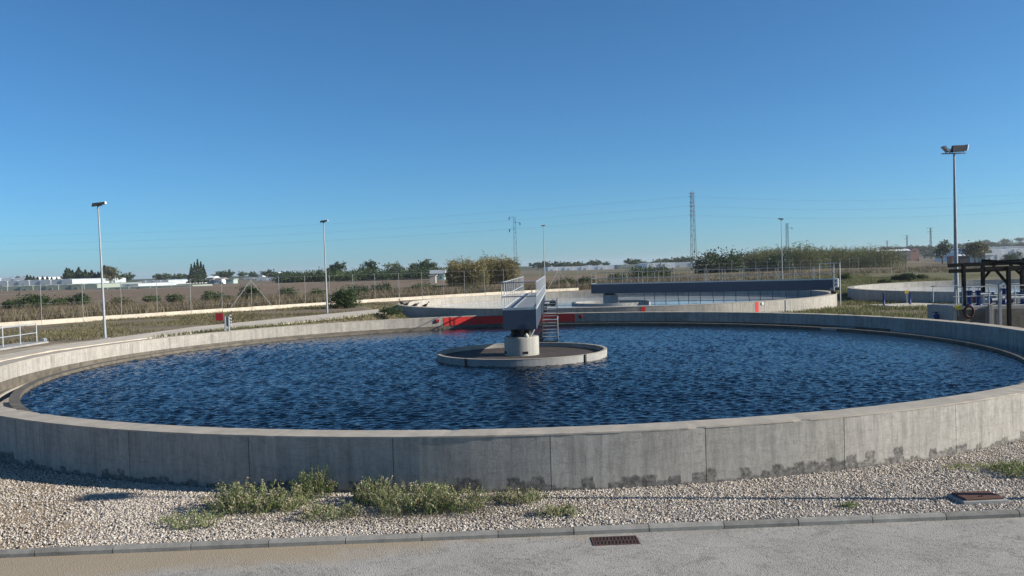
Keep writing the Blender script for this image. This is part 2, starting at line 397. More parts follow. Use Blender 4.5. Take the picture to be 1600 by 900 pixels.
# ------------------------------------------------------------------ road, kerb
kd = (KB - KA).normalized(); KANG = math.atan2(kd.y, kd.x); kn = Vector((kd.y, -kd.x))     # kn points to the camera side
g = G('worn_asphalt', .92, 0, .15)
sp = g.n('ShaderNodeTexVoronoi'); sp.inputs['Scale'].default_value = 55; g.L(g.pos.outputs['Position'], sp.inputs[0])
agg = g.ramp(sp.outputs['Distance'], [(.0, 1.12), (.6, .80)])
base = g.mix(g.ramp(g.noise(.7, 7, .7), [(.33, 0.), (.68, 1.)]), (.345, .322, .286), (.46, .432, .388))
pits = g.ramp(g.noise(16., 6, .8), [(.35, 0.18), (.43, 1.)])
crk = g.ramp(g.noise(.55, 9, .78, None, .9), [(.494, 1.), (.4985, .35), (.5015, .35), (.506, 1.)])
blot = g.ramp(g.noise(2.2, 4, .6), [(.28, .72), (.42, 1.)])
base = g.mix(1., base, agg, 'MULTIPLY'); base = g.mix(1., base, pits, 'MULTIPLY'); base = g.mix(1., base, crk, 'MULTIPLY'); base = g.mix(1., base, blot, 'MULTIPLY')
sx = g.n('ShaderNodeSeparateXYZ'); g.L(g.pos.outputs['Position'], sx.inputs[0])
# blown sand lies along the kerb and thickens to the left
dk = g.math('SUBTRACT', g.math('ADD', g.math('MULTIPLY', sx.outputs[0], .032), 13.3), sx.outputs[1])
sandm = g.math('SUBTRACT', g.math('ADD', g.math('MULTIPLY', g.noise(.9, 5, .65), 1.5), g.math('MULTIPLY', sx.outputs[0], -.13)), g.math('MULTIPLY', dk, .75))
sandf = g.ramp(sandm, [(.50, 0.), (1.35, .85)])
g.col(g.mix(sandf, base, (.33, .265, .18))).bump(g.math('ADD', sp.outputs['Distance'], g.noise(30., 5, .7)), .5, .012)
M['asphalt'] = g.m
rb = MB()
a = KA + kn * .04 - kd * 60; b = KB + kn * .04 + kd * 60; n_ = 120
for i in range(n_):
    p = a.lerp(b, i / n_); q = a.lerp(b, (i + 1) / n_); p2 = p + kn * 30; q2 = q + kn * 30
    rb.add([(p2.x, p2.y, -.07), (q2.x, q2.y, -.07), (q.x, q.y, -.07), (p.x, p.y, -.07)], [(0, 1, 2, 3)])
tag(rb.build('road', M['asphalt']), 'pale worn asphalt road along the bottom of the picture', None, None, 'structure')
kerb = empty('kerb', (0, 0, 0)); tag(kerb, 'row of grey concrete kerb stones between gravel and road', None, None, 'structure')
KL = 1.195
kb = MB()
hw = .062
prof = [(-hw, -.32), (hw + .010, -.32), (hw + .008, -.012), (hw - .022, .022), (-hw, .026)]
for xx in (-(KL / 2 - .006), KL / 2 - .006): pass
h_ = KL / 2 - .007
V = [(x_, -o_, z_) for x_ in (-h_, h_) for (o_, z_) in prof]
kb.add(V, [(4, 3, 2, 1, 0), (5, 6, 7, 8, 9)] + [(i, (i + 1) % 5, (i + 1) % 5 + 5, i + 5) for i in range(5)])
kme = kb.mesh('kerb_stone', M['kerb'])
ks0 = (-6.31 - KA.x) / kd.x
for k in range(-9, 22):
    s_ = ks0 + KL * (k + .5); p = KA + kd * s_ + kn * hw
    o = link('kerb_stone', kme, kerb, (p.x, p.y, random.uniform(-.004, .004)), KANG + random.uniform(-.004, .004))

# ------------------------------------------------------------------ round tanks
NP = 44; PA = 2 * math.pi / NP
def tank(c, label, wall_mat, phase=R_(-90 + .78), dz=0):
    root = empty('settling_tank', (c[0], c[1], 0), 0, label, 'settling tank', 'round concrete settling tanks')
    gap = .007 / RO
    pm = MB().arc(0, 0, RI, RO, -.6, RIM - .03, gap, PA - gap, 6).mesh('wall_panel', wall_mat)
    for k in range(NP): link('wall_panel', pm, root, (0, 0, 0), phase + k * PA)
    MB().arc(0, 0, RI + .03, RO - .03, -.6, RIM - .04, 0, 2 * math.pi, 132, True).build('wall_core', M['galv_dark'], root)
    cp = MB().arc(0, 0, RI - .008, RO + .008, RIM - .03, RIM, 0, 2 * math.pi, 720, True); cr_ = np.random.default_rng(5); V_ = []
    jit = np.convolve(cr_.normal(0, 1, 720 * 2), np.ones(3) / 3, 'same'); chip = cr_.uniform(0, 1, 720 * 2) > .965
    for i, p in enumerate(cp.v):
        k_, c_ = divmod(i, 4); q = Vector(p); rad = Vector((q.x, q.y, 0)).normalized()
        outer = c_ in (1, 2); j_ = k_ * 2 + outer
        q += rad * (jit[j_] * .006 - (.03 if outer else -.03) * chip[j_])
        if c_ in (2, 3): q.z += jit[j_] * .004 - .008 * chip[j_]
        V_.append(tuple(q))
    cp.v = V_; cp.build('coping', M['coping'], root)
    return root
M['tank1'] = tank_concrete('tank_wall_concrete', *T1)
M['pier'] = tank_concrete('pier_concrete', T1[0] + .01, T1[1] + .02, base=(.36, .345, .31), dabs=False)
M['tank2'] = tank_concrete('second_tank_concrete', *T2, base=(.36, .335, .295), dabs=False)
M['tank3'] = tank_concrete('third_tank_concrete', *T3, base=(.34, .325, .295), dabs=False)
t1 = tank(T1, 'large round concrete tank with dark blue water in the foreground', M['tank1'])
t2 = tank(T2, 'round concrete tank with pale water just behind the large dark blue one', M['tank2'], R_(3))
t3 = tank(T3, 'round concrete tank at the far right beyond the two blue bollards', M['tank3'], R_(5))
# inside of tank 1: overflow ring, channel, centre well, pillar
RW = 18.6
MB().arc(0, 0, RW, RW + .30, -.6, .49, 0, 2 * math.pi, 200, True).build('weir_ring', M['wet_concrete'], t1)
MB().arc(0, 0, 19.40, 19.47, -.6, .30, R_(150), R_(222), 40).build('channel_divider', M['coping'], t1)
MB().arc(0, 0, RW + .30, RI + .01, -.6, -.35, 0, 2 * math.pi, 132, True).build('channel_floor', M['wet_concrete'], t1)
MB().arc(0, 0, RW + .30, RI - .002, -.34, .40, R_(210), R_(236), 16).build('channel_shelf', M['coping'], t1)
MB().arc(0, 0, RI - .045, RI - .002, -.3, .50, R_(20), R_(195), 90).build('wall_footing', M['wet_concrete'], t1)
# red painted stretch of the far inner wall
def ang_of(x): return math.acos((x - T1[0]) / RI)
MB().arc(0, 0, RI - .016, RI - .004, .52, RIM - .035, ang_of(4.08), ang_of(-4.56), 24).build('red_panel', M['red'], t1)['label'] = 'red painted stretch of the inner wall behind the bridge'
for x_ in (-4.95, 4.45):
    a_ = ang_of(x_)
    MB().box((math.cos(a_) * (RI - .05), math.sin(a_) * (RI - .05), .86), (.24, .10, .20), a_ + math.pi / 2, .02).build('red_marker', M['dark_red'], t1)
# centre well
MB().arc(0, 0, 3.50, 3.62, -.3, .63, 0, 2 * math.pi, 96, True).build('well_wall', M['grey_concrete'], t1)
MB().arc(0, 0, 3.49, 3.63, .63, .65, 0, 2 * math.pi, 96, True).build('well_rim', M['coping'], t1)
for a_ in (R_(-47), R_(-128), R_(40), R_(130)):  # dark strips added to imitate a black gap in the ring
    MB().box((3.65 * math.cos(a_), 3.65 * math.sin(a_), .45), (.05, .08, .42), a_).build('well_gap_strip', M['black_metal'], t1)
MB().lathe((0, 0, 0), [(.74, -.5), (.74, 1.18), (.72, 1.24), (.70, 1.25)], 40).build('pillar', M['pier'], t1)
for a_ in (R_(-78), R_(200)):
    MB().box((.735 * math.cos(a_), .735 * math.sin(a_), .60), (.03, .22, .10), a_).build('pillar_port', M['hole'], t1)
sb = MB(); sb.box((RI - .75, 0, .41), (1.5, 1.0, .10), 0, .02); sb.box((RI - 1.48, 0, .30), (.06, 1.0, .3))
o = sb.build('scum_box', M['grey_concrete'], t1); o.rotation_euler.z = R_(28)
# water sheets
def disc(name, c, r0, r1, z, mat, label, n=160, rings=10):
    P = []; fs = []
    for j in range(rings + 1):
        r = r0 + (r1 - r0) * j / rings
        for i in range(n): a = 2 * math.pi * i / n; P.append((c[0] + r * math.cos(a), c[1] + r * math.sin(a), z))
    for j in range(rings):
        for i in range(n): fs.append((j * n + i, (j + 1) * n + i, (j + 1) * n + (i + 1) % n, j * n + (i + 1) % n))
    m = MB().add(P, fs, True); return tag(m.build(name, mat), label, None, None, 'structure')
wy = [T1[1] - RW]; 
while wy[-1] < T1[1] + RW: wy.append(wy[-1] + (.044 if wy[-1] < 23 else .044 + (wy[-1] - 23) * .0040))
wy = np.array(wy); wx = np.arange(T1[0] - RW, T1[0] + RW + .075, .075)
WX, WY = np.meshgrid(wx, wy); WZ = np.zeros_like(WX); wr = np.random.default_rng(11)
NW = 90
for k in range(NW):
    lam = .145 * (.46 / .145) ** (wr.uniform() ** 1.2); th = R_(82) + wr.normal(0, .75); kk = 2 * math.pi / lam
    amp = .29 * math.sqrt(2 / NW) / kk * (1.0 if lam < .9 else .75)
    WZ += amp * np.sin(kk * (WX * math.cos(th) + WY * math.sin(th)) + wr.uniform(0, 6.28))
gust = .95 + .17 * np.sin(WX * .31 + 1.1 + .6 * np.sin(WY * .23)) * np.sin(WY * .27 + .5 * np.sin(WX * .4))
lee = ss(RW - 7.5, RW - 1.5, np.hypot(WX - T1[0] - .8, WY - T1[1]) + .7 * np.sin(WX * .5) ) * ss(-6, 4, (WX - T1[0]) * .7 + (WY - T1[1]) - 6)   # sheltered water behind the far right wall
WZ *= gust * (1 - .62 * lee)
rr_ = np.hypot(WX - T1[0], WY - T1[1]); inside = (rr_ < RW + .16) & (rr_ > 3.62)
wi = np.arange(WX.size).reshape(WX.shape); q4 = np.stack([wi[:-1, :-1], wi[:-1, 1:], wi[1:, 1:], wi[1:, :-1]], -1).reshape(-1, 4)
q4 = q4[inside.ravel()[q4].all(1)]
used = np.unique(q4); rem = np.full(WX.size, -1); rem[used] = np.arange(len(used))
WV = np.stack([WX, WY, WZ + .37], -1).reshape(-1, 3)[used]
tag(link('water', np_mesh('water', WV, rem[q4], M['water'], True)), 'dark blue rippled water of the foreground tank', None, None, 'structure')
disc('channel_water', T1, RW + .28, RI + .01, .16, M['still_water'], 'still water in the outer channel of the foreground tank', 160, 2)
disc('floating_scum', T1, .7, 3.52, .46, M['scum'], 'brown scum floating inside the centre well', 80, 4)
disc('pale_water', T2, .5, RI + .01, .34, M['glare_water'], 'water painted pale with glare in the second tank')
disc('far_pale_water', T3, .5, RI + .01, .34, M['glare_water'], 'water painted pale with glare in the third tank')
# inside of tank 2
MB().arc(0, 0, RW, RW + .28, -.6, .46, 0, 2 * math.pi, 160, True).build('weir_ring', M['grey_concrete'], t2)
MB().arc(0, 0, 3.66, 3.82, -.3, .60, 0, 2 * math.pi, 72, True).build('well_wall', M['grey_concrete'], t2)
MB().lathe((0, 0, 0), [(.74, -.5), (.74, 1.2), (.70, 1.25)], 32).build('pillar', M['grey_concrete'], t2)
MB().arc(0, 0, RW, RW + .28, -.6, .56, 0, 2 * math.pi, 160, True).build('weir_ring', M['grey_concrete'], t3)
def t2_ang(px, py):
    p = on(px, py, .9); lo = None
    d = Vector((p.x, p.y)).normalized(); c = Vector(T2); b_ = d.dot(c); disc_ = b_ * b_ - (c.length_squared - RO * RO)
    q = d * (b_ - math.sqrt(max(disc_, 0))); return math.atan2(q.y - T2[1], q.x - T2[0])
for px_, w_ in ((1005, .16), (1183, .14)):
    a_ = t2_ang(px_, 484)
    MB().arc(0, 0, RO + .003, RO + .014, .1, RIM - .04, a_ - w_ / RO, a_ + w_ / RO, 2).build('red_stripe', M['red'], t2)
a_ = t2_ang(1228, 480)
MB().arc(0, 0, RO + .003, RO + .05, -.1, RIM - .04, a_ - .09 / RO, a_ + .09 / RO, 2).build('cable_duct', M['galv_dark'], t2)
a_ = t2_ang(1191, 476)
MB().box((math.cos(a_) * (RO + .03), math.sin(a_) * (RO + .03), .9), (.06, .2, .18), a_).build('junction_box', M['white'], t2)

# ------------------------------------------------------------------ scraper bridges
def bridge(name, c, rz, label, length, y0, stair, zb=1.60, zt=2.42):
    RM = M['galv'] if stair else M['fence_steel']
    r = empty(name, (c[0], c[1], 0), rz, label, 'scraper bridge', 'scraper bridges of the round tanks')
    W, y1 = .70, length
    cy_, L_ = (y0 + y1) / 2, y1 - y0
    MB().box((0, cy_, (zb + zt) / 2), (2 * W, L_, zt - zb), 0, .015).build('beam', M['bridge_paint'], r)
    for s_ in (-1, 1):
        MB().box((s_ * (W - .02), cy_, zt + .045), (.08, L_, .09), 0, .01).build('edge_flange', M['galv'], r)
    MB().box((0, y0 + .03, zt + .05), (2 * W - .13, .05, .10)).build('toe_board', M['galv'], r)
    nd = int(L_ / 1.9)
    dm = MB().box((0, 0, 0), (2 * W - .14, L_ / nd - .015, .03), 0, .006).mesh('deck_plate', M['deck'])
    for k in range(nd): link('deck_plate', dm, r, (0, y0 + L_ / nd * (k + .5), zt + .022 + (k % 2) * .002))
    MB().box((-.28, cy_, zt + .075), (.10, L_ - .4, .05), 0, .005).build('cable_tray', M['galv_dark'], r)
    # rails
    H = 1.15; step = 1.55; npst = int((L_ - .1) / step) + 1
    pm = MB().tube((0, 0, zt), (0, 0, zt + H), .019, 6).mesh('rail_post', RM)
    for s_ in (-1, 1):
        ys = [y0 + .05 + (L_ - .1) * k / (npst - 1) for k in range(npst)]
        for yy in ys: link('rail_post', pm, r, (s_ * (W + .015), yy, 0))
        for hh, nm in ((H, 'handrail'), (.56, 'middle_rail')):
            MB().tube((s_ * (W + .015), y0 + .05, zt + hh), (s_ * (W + .015), y1 - .05, zt + hh), .021, 8).build(nm, RM, r)
    for hh in (H, .56):
        MB().tube((-W, y0 + .05, zt + hh), (W, y0 + .05, zt + hh), .026, 8).build('end_rail', M['galv_dark'], r)
    # slewing ring and drive on the pillar
    MB().lathe((0, 0, 1.25), [(.50, 0), (.50, .10), (.40, .12), (.40, .24), (.46, .25), (.46, .35)], 28).build('slewing_ring', M['black_metal'], r)
    for (x_, y_) in ((-.34, -.46), (.05, -.55), (.30, -.40)):
        MB().lathe((x_, y_, 1.28), [(.07, 0), (.07, .30)], 10).build('guide_roller', M['black_metal'], r)
    MB().path([(.40, -.55, 1.27), (.52, -.50, 1.45), (.60, -.45, 1.62)], .035, 8).build('conduit', M['galv'], r)
    MB().lathe((.24, -.60, 1.25), [(.09, 0), (.11, .05), (.06, .12), (.03, .16)], 12).build('oil_cup', M['pale_concrete'], r)
    # end carriage on the coping
    e = RI + .30
    MB().box((0, e, 1.50), (1.7, .34, .24), 0, .02).build('end_carriage', M['galv_dark'], r)
    for s_ in (-1, 1):
        w_ = MB().tube((s_ * .62, e - .09, 1.25), (s_ * .62, e + .09, 1.25), .17, 20).build('wheel', M['black_metal'], r)
    MB().tube((.45, e + .22, 1.50), (.45, e + .62, 1.50), .12, 14).build('drive_motor', M['bridge_paint'], r)
    return r
b1 = bridge('scraper_bridge', T1, R_(-3.23), 'blue grey walkway bridge pointing away over the dark blue water', 20.6, -1.05, True)
sm_ = MB().box((0, 0, 0), (.012, .06, .80), 0, .004).mesh('side_stiffener', M['bridge_paint'])
for k in range(10):
    for s_ in (-1, 1): link('side_stiffener', sm_, b1, (s_ * .706, .6 + k * 2.05, 2.005))
bm2 = MB().lathe((0, 0, 0), [(.02, 0), (.02, .014)], 8).mesh('flange_bolt', M['galv'])
for k in range(24):
    for s_ in (-1, 1): link('flange_bolt', bm2, b1, (s_ * .685, -.8 + k * .88, 2.51))
MB().tube((.3, -1.12, 1.78), (.3, -1.05, 1.78), .10, 14).build('inspection_port', M['bridge_paint'], b1)
# stair from the bridge down to the far edge of the centre well
zt = 2.42; ya, yb, za, zb_ = 9.7, 3.95, 2.36, .72; ns = 12
for s_, x_ in ((0, .80), (1, 1.52)):
    MB().beam((x_, ya, za), (x_, yb, zb_), .04, .20).build('stair_stringer', M['black_metal'], b1)
tm = MB().box((0, 0, 0), (.70, .26, .03), 0, .005).mesh('stair_tread', M['galv_dark'])
for k in range(ns):
    t_ = (k + .5) / ns; link('stair_tread', tm, b1, (1.16, ya + (yb - ya) * t_, za + (zb_ - za) * t_ + .06))
MB().tube((1.55, yb + .05, 1.68), (1.55, ya, 1.68 + 1.6), .02, 6)
rail_z = 1.66
for k in range(7):
    t_ = k / 6; yy = yb + .05 + 2.7 * t_; zz = zb_ + (za - zb_) * (yy - yb) / (ya - yb)
    MB().tube((1.545, yy, zz), (1.545, yy, max(rail_z, zz + .12)), .020, 6).build('stair_baluster', M['galv_dark'], b1)
MB().tube((1.545, yb + .05, rail_z), (1.545, yb + 2.8, rail_z), .024, 6).build('stair_handrail', M['galv'], b1)
MB().tube((.83, yb + .05, rail_z), (1.545, yb + .05, rail_z), .02, 6).build('stair_gate_bar', M['galv'], b1)
MB().beam((1.16, yb - .1, .69), (1.16, yb - .12, .40), .7, .04).build('stair_foot', M['black_metal'], b1)
MB().box((1.05, 10.2, 2.30), (.62, .9, .05)).build('stair_landing', M['galv_dark'], b1)
MB().tube((1.25, 14.2, 2.0), (1.25, 14.9, 2.0), .2, 16).build('winch_drum', M['black_metal'], b1)
MB().box((1.0, 14.5, 1.9), (.7, .5, .08)).build('winch_bracket', M['black_metal'], b1)
for k in range(9):
    yy = 4.9 + k * 1.6
    MB().tube((-.25, yy, .1), (-.25, yy, 1.6), .028, 6).build('scraper_hanger', M['black_metal'], b1)

b2 = bridge('scraper_bridge', T2, R_(-90 - 24), 'long dark blue bridge seen side on across the second tank', 20.4, -1.75, False, 1.43, 2.31)
for k in range(15):
    yy = 3.4 + k * 1.08
    sl = .18 if k % 3 == 0 else 0.
    MB().tube((.45 + .0, yy + sl, .2), (.45, yy, 1.6), .028, 6).build('scraper_hanger', M['black_metal'], b2)
MB().tube((.45, 3.2, .62), (.45, 18.4, .62), .03, 6).build('scraper_bar', M['galv_dark'], b2)
# ladder, light hoops and cabinet at the outer end
for x_ in (.30, .72):
    MB().tube((x_, RO + .34, .05), (x_, RO + .34, 3.75), .028, 6).build('ladder_rail', M['galv'], b2)
rm = MB().tube((.30, 0, 0), (.72, 0, 0), .016, 6).mesh('ladder_rung', M['galv'])
for k in range(12): link('ladder_rung', rm, b2, (0, RO + .34, .25 + k * .28))
for y_ in (19.3, 20.5):
    MB().tube((.7, y_, 2.4), (.7, y_, 3.75), .026, 6).build('cage_post', M['galv'], b2)
MB().path([(.72, 19.3, 3.75), (.72, RO + .34, 3.75)], .026, 6).build('cage_bar', M['galv'], b2)
MB().box((.62, 20.62, 2.05), (.5, .42, .78), 0, .02).build('control_cabinet', M['white'], b2)
for z_ in (1.9, 2.2): MB().box((.875, 20.62, z_), (.012, .14, .14)).build('cabinet_label', M['bridge_paint'], b2)
MB().box((.5, 20.5, 1.18), (.5, .3, .18), 0, .03).build('rail_sweeper', M['rust'], b2)

# ------------------------------------------------------------------ rusty cover, road drain
p = on(1527, 773, .10)
cv = empty('inspection_cover', (p.x, p.y, 0), KANG + .02, 'rusty square iron cover on a low concrete frame in the gravel', 'inspection cover')
MB().box((0, 0, .01), (.78, .52, .12), 0, .01).build('frame', M['grey_concrete'], cv)
MB().box((0, 0, .085), (.66, .44, .03), 0, .008).build('lid', M['rust'], cv)
MB().box((.0, -.1, .103), (.08, .03, .012)).build('lifting_slot', M['hole'], cv)
p = on(961, 845, -.07)
dr = empty('road_drain', (p.x, p.y, -.082), KANG, 'rusty iron drain grate in the road below the kerb', 'drain grate')
MB().box((0, 0, .013), (.70, .38, .006)).build('pit', M['hole'], dr)
for (x_, y_, w_, d_) in ((0, .185, .72, .03), (0, -.185, .72, .03), (.345, 0, .03, .34), (-.345, 0, .03, .34), (0, 0, .66, .024)):
    MB().box((x_, y_, .010), (w_, d_, .024), 0, .004).build('grate_frame', M['grate'], dr)
bm_ = MB().box((0, 0, 0), (.022, .155, .022), 0, .003).mesh('grate_bar', M['grate'])
for k in range(12):
    for y_ in (-.0925, .0925): link('grate_bar', bm_, dr, (-.303 + k * .055, y_, .009), -.12)

# ------------------------------------------------------------------ lamps
def lamp(loc, H, label, lean=(0, 0), head=1.0, rz=0.):
    r = empty('lamp_post', loc, 0, label, 'lamp post', 'lamp posts around the tanks')
    r.rotation_euler = (lean[1], lean[0], rz)
    MB().box((0, 0, .02), (.42, .42, .10), 0, .01).build('base_plate', M['grey_concrete'], r)
    MB().tube((0, 0, .05), (0, 0, H), .075, 12, .034).build('pole', M['lamp_steel'], r)
    MB().tube((0, 0, H - .02), (0, 0, H + .14), .05, 10).build('bracket', M['galv_dark'], r)
    # floodlight housing leaning outwards, cut wedge with a pale rim and lens
    a = MB(); P = [(-.36, -.20, .12), (.40, -.20, .27), (.44, -.20, .40), (-.30, -.20, .33), (-.36, .20, .12), (.40, .20, .27), (.44, .20, .40), (-.30, .20, .33)]
    a.add([(x * head, y * head, H + z * head) for x, y, z in P], [(0, 1, 2, 3), (7, 6, 5, 4), (0, 4, 5, 1), (1, 5, 6, 2), (2, 6, 7, 3), (3, 7, 4, 0)])
    hd = a.build('floodlight', M['black_metal'], r)
    MB().box(((.45) * head, 0, H + .345 * head), (.05 * head, .42 * head, .17 * head), 0, .01).build('lens_rim', M['white'], hd)
    MB().box((-.02 * head, 0, H + .175 * head), (.5 * head, .32 * head, .02)).build('ballast_box', M['black_metal'], hd)
    return r
lamp((-21.7, 45.2, 1.03), 6.95, 'tall galvanised lamp post beside the walkway at the left', (-.012, 0), .82, .25)
lamp((-14.3, 65.6, 1.0), 7.0, 'lamp post by the round green bush inside the fence', (-.006, 0), .72, .1)
lamp((4.12, 106.0, .95), 8.2, 'lamp post standing behind the walkway bridge and the lattice mast', (.0, 0), .72, 2.0)
lamp((32.75, 103.0, ground_z(32.75, 103.0)), 8.9 - ground_z(32.75, 103), 'lamp post rising behind the outer end of the long bridge', (.0, 0), .8, 2.6)
lamp((10.7, 14.0, 0.), 8.05, 'lamp post outside the view whose shadow crosses the gravel', (0, 0), 1.2, 0.)

def mast(loc, H):
    r = empty('floodlight_mast', loc, 0, 'tallest mast at the right carrying two floodlights on a crossbar', 'floodlight mast')
    MB().box((0, 0, .05), (.6, .6, .2), 0, .01).build('base_plate', M['grey_concrete'], r)
    MB().tube((0, 0, .1), (0, 0, H), .15, 14, .055).build('pole', M['galv_dark'], r)
    MB().box((-.02, 0, H + .03), (1.45, .08, .07), 0, .01).build('crossbar', M['galv_dark'], r)
    # large floodlight tilted
    a = MB(); P = [(-.22, -.30, .10), (.58, -.30, .13), (.70, -.10, .50), (-.08, -.10, .50), (-.22, .06, .10), (.58, .06, .13), (.70, .10, .50), (-.08, .10, .50)]
    a.add([(x, y, H + z) for x, y, z in P], [(0, 1, 2, 3), (7, 6, 5, 4), (0, 4, 5, 1), (1, 5, 6, 2), (2, 6, 7, 3), (3, 7, 4, 0)])
    f = a.build('floodlight', M['black_metal'], r)
    MB().beam((.60, -.12, H + .15), (.72, -.02, H + .52), .30, .05).build('lens_rim', M['white'], f)
    for x_ in (-.12, .56): MB().beam((x_, 0, H + .05), (x_, 0, H + .2), .05, .03).build('bracket', M['galv_dark'], f)
    # second floodlight turned edge on
    a = MB(); P = [(-.72, -.2, .44), (-.60, -.2, .50), (-.30, -.2, .18), (-.40, -.2, .10), (-.72, .2, .44), (-.60, .2, .50), (-.30, .2, .18), (-.40, .2, .10)]
    a.add([(x, y, H + z) for x, y, z in P], [(0, 1, 2, 3), (7, 6, 5, 4), (0, 4, 5, 1), (1, 5, 6, 2), (2, 6, 7, 3), (3, 7, 4, 0)])
    f = a.build('floodlight', M['galv_dark'], r)
    MB().box((-.30, 0, H + .22), (.18, .26, .14), .0, .02).build('ballast_box', M['galv_dark'], f)
    for x_ in (-.50, -.28): MB().beam((x_, 0, H + .05), (x_, 0, H + .2), .05, .03).build('bracket', M['galv_dark'], f)
    return r
mast((26.9, 51.5, 0.1), 10.15)

# ------------------------------------------------------------------ walkway, fence, small fixtures on the left
wk = MB()
up = [(-25.5, 28), (-23.6, 34), (-22.3, 40.5), (-21.3, 46.5), (-20.1, 53.5), (-17.4, 59.0), (-13.9, 66.0), (-11.3, 71.2)]
lo = [(-23.6, 27.6), (-22.2, 33), (-21.0, 38.5), (-19.6, 43.6), (-18.0, 48.5), (-15.3, 53.0), (-11.9, 59.2), (-9.6, 65.0)]
for i in range(len(up) - 1):
    A, B, C_, D = up[i], lo[i], lo[i + 1], up[i + 1]
    z0 = [ground_z(*q) for q in (A, B, C_, D)]
    T = [(q[0], q[1], z + .07) for q, z in zip((A, B, C_, D), z0)]; Bt = [(q[0], q[1], z - .2) for q, z in zip((A, B, C_, D), z0)]
    wk.add(T + Bt, [(0, 1, 2, 3), (0, 4, 5, 1), (2, 6, 7, 3)] + [(1, 5, 6, 2), (3, 7, 4, 0)])
tag(wk.build('path', M['pale_concrete']), 'pale concrete path curving past the left side of the tank', None, None, 'structure')

def along(pts, step):
    out = []; 
    for a, b in zip(pts[:-1], pts[1:]):
        a = Vector(a); b = Vector(b); n = max(1, round((b - a).length / step))
        out += [a.lerp(b, k / n) for k in range(n)]
    out.append(Vector(pts[-1])); return out
fn = empty('perimeter_fence', (0, 0, 0), 0, 'thin galvanised fence posts on a low pale wall in front of the fields', 'fence')
posts = along([Vector(p) for p in FENCE], 3.0)
pm = MB().tube((0, 0, 0), (0, 0, 3.0), .022, 6).mesh('fence_post', M['fence_steel'])
zs = [ground_z(p.x, p.y) for p in posts]
for p, z in zip(posts, zs): link('fence_post', pm, fn, (p.x, p.y, z + .0))
wallp = [p for p in posts if p.x < 9]
for a, b in zip(wallp[:-1], wallp[1:]):
    c_ = (a + b) / 2; d = b - a; z = (ground_z(a.x, a.y) + ground_z(b.x, b.y)) / 2
    MB().box((0, 0, 0), (d.length - .012, .22, .62), 0, .015).build('wall_block', M['pale_concrete'], fn, (c_.x + random.uniform(-.01, .01), c_.y - .14, z + .03 + random.uniform(-.02, .02)), math.atan2(d.y, d.x))
for hgt_ in (.75, 1.55, 2.35, 2.95):
    MB().path([(p.x, p.y, z + hgt_) for p, z in zip(posts, zs)], .004, 4).build('fence_wire', M['galv_dark'], fn)
def brace(p, d):
    z = ground_z(p.x, p.y)
    for s_ in (-1, 1):
        q = p + d * 2.1 * s_; MB().tube((q.x, q.y - .06, z + .3), (p.x, p.y - .06, z + 2.75), .022, 6).build('fence_brace', M['fence_steel'], fn)
brace(min(posts, key=lambda p: abs(p.x / p.y - (-428 / 1330))), Vector((.69, .73)))
brace(min(posts, key=lambda p: abs(p.x / p.y - (83 / 1330))), Vector((.75, .66)))

gr = empty('guard_rail', (-24.45, 40.3, 1.03), 0, 'short galvanised guard rail on a grey slab at the left edge', 'guard rail')
MB().box((-.2, -.5, .03), (1.3, 8.2, .10), 0, .02).build('slab', M['grey_concrete'], gr)
for k in range(6):
    MB().tube((0, 3.3 - k * 1.45, .08), (0, 3.3 - k * 1.45, 1.03), .03, 6).build('post', M['galv'], gr)
for h_ in (1.03, .55): MB().tube((0, 3.3, h_), (0, -4.0, h_), .026, 6).build('rail', M['galv'], gr)
for y_ in (-.5,): MB().box((-.12, y_, .62), (.22, .26, 1.15), 0, .02).build('control_box', M['galv_dark'], gr)
MB().tube((-.5, 3.3, .95), (-.5, -4.0, .95), .026, 6).build('rail', M['galv'], gr)
MB().tube((.1, 3.6, .12), (.1, 3.9, .12), .12, 12).build('pipe_end', M['galv_dark'], gr)

sg = empty('signal_post', (-16.15, 47.9, RIM), .1, 'small red board on a short steel post standing on the tank rim', 'marker sign')
for x_ in (-.05, .14):
    MB().box((x_, 0, .42), (.09, .08, .84), 0, .01).build('post', M['galv'], sg)
MB().box((.05, .06, .55), (.26, .05, .56)).build('cabinet', M['black_metal'], sg)
MB().box((-.36, -.02, .83), (.42, .04, .42), 0, .01).build('board', M['dark_red'], sg)
for k in range(4): MB().box((.24, 0, .35 + k * .18), (.10, .05, .08), 0, .01).build('terminal', M['white'], sg)

# ------------------------------------------------------------------ birds
bird_dark = simple('dark_plumage', (.035, .026, .022), (.06, .045, .035), 12., .8)
def bird(loc, rz, label, up):
    r = empty('bird', loc, rz, label, 'bird', 'dark birds on the rim of the second tank')
    b = MB(); P = []; n = 10
    prof = [(-.34, .015, .10), (-.20, .06, .12), (-.05, .12, .15), (.10, .12, .17), (.19, .07, .22 + .1 * up), (.24, .05, .30 + .16 * up), (.29, .052, .34 + .16 * up), (.34, .03, .34 + .16 * up), (.40, .008, .33 + .16 * up)]
    for x, rr, z in prof:
        for i in range(n): t = 2 * math.pi * i / n; P.append((x, rr * math.cos(t), z + rr * math.sin(t)))
    fs = [(k * n + i, k * n + (i + 1) % n, (k + 1) * n + (i + 1) % n, (k + 1) * n + i) for k in range(len(prof) - 1) for i in range(n)]
    b.add(P, fs, True); b.add(P[:n], [tuple(range(n))]); b.add(P[-n:], [tuple(range(n - 1, -1, -1))])
    for s_ in (-.04, .04): b.tube((.03, s_, 0.), (.03, s_, .1), .012, 5)
    b.build('body', bird_dark, r); return r
def rim_pt(px_, py_):
    p = on(px_, py_, RIM); a = math.atan2(p.y - T2[1], p.x - T2[0]); return (T2[0] + 20.3 * math.cos(a), T2[1] + 20.3 * math.sin(a), RIM)
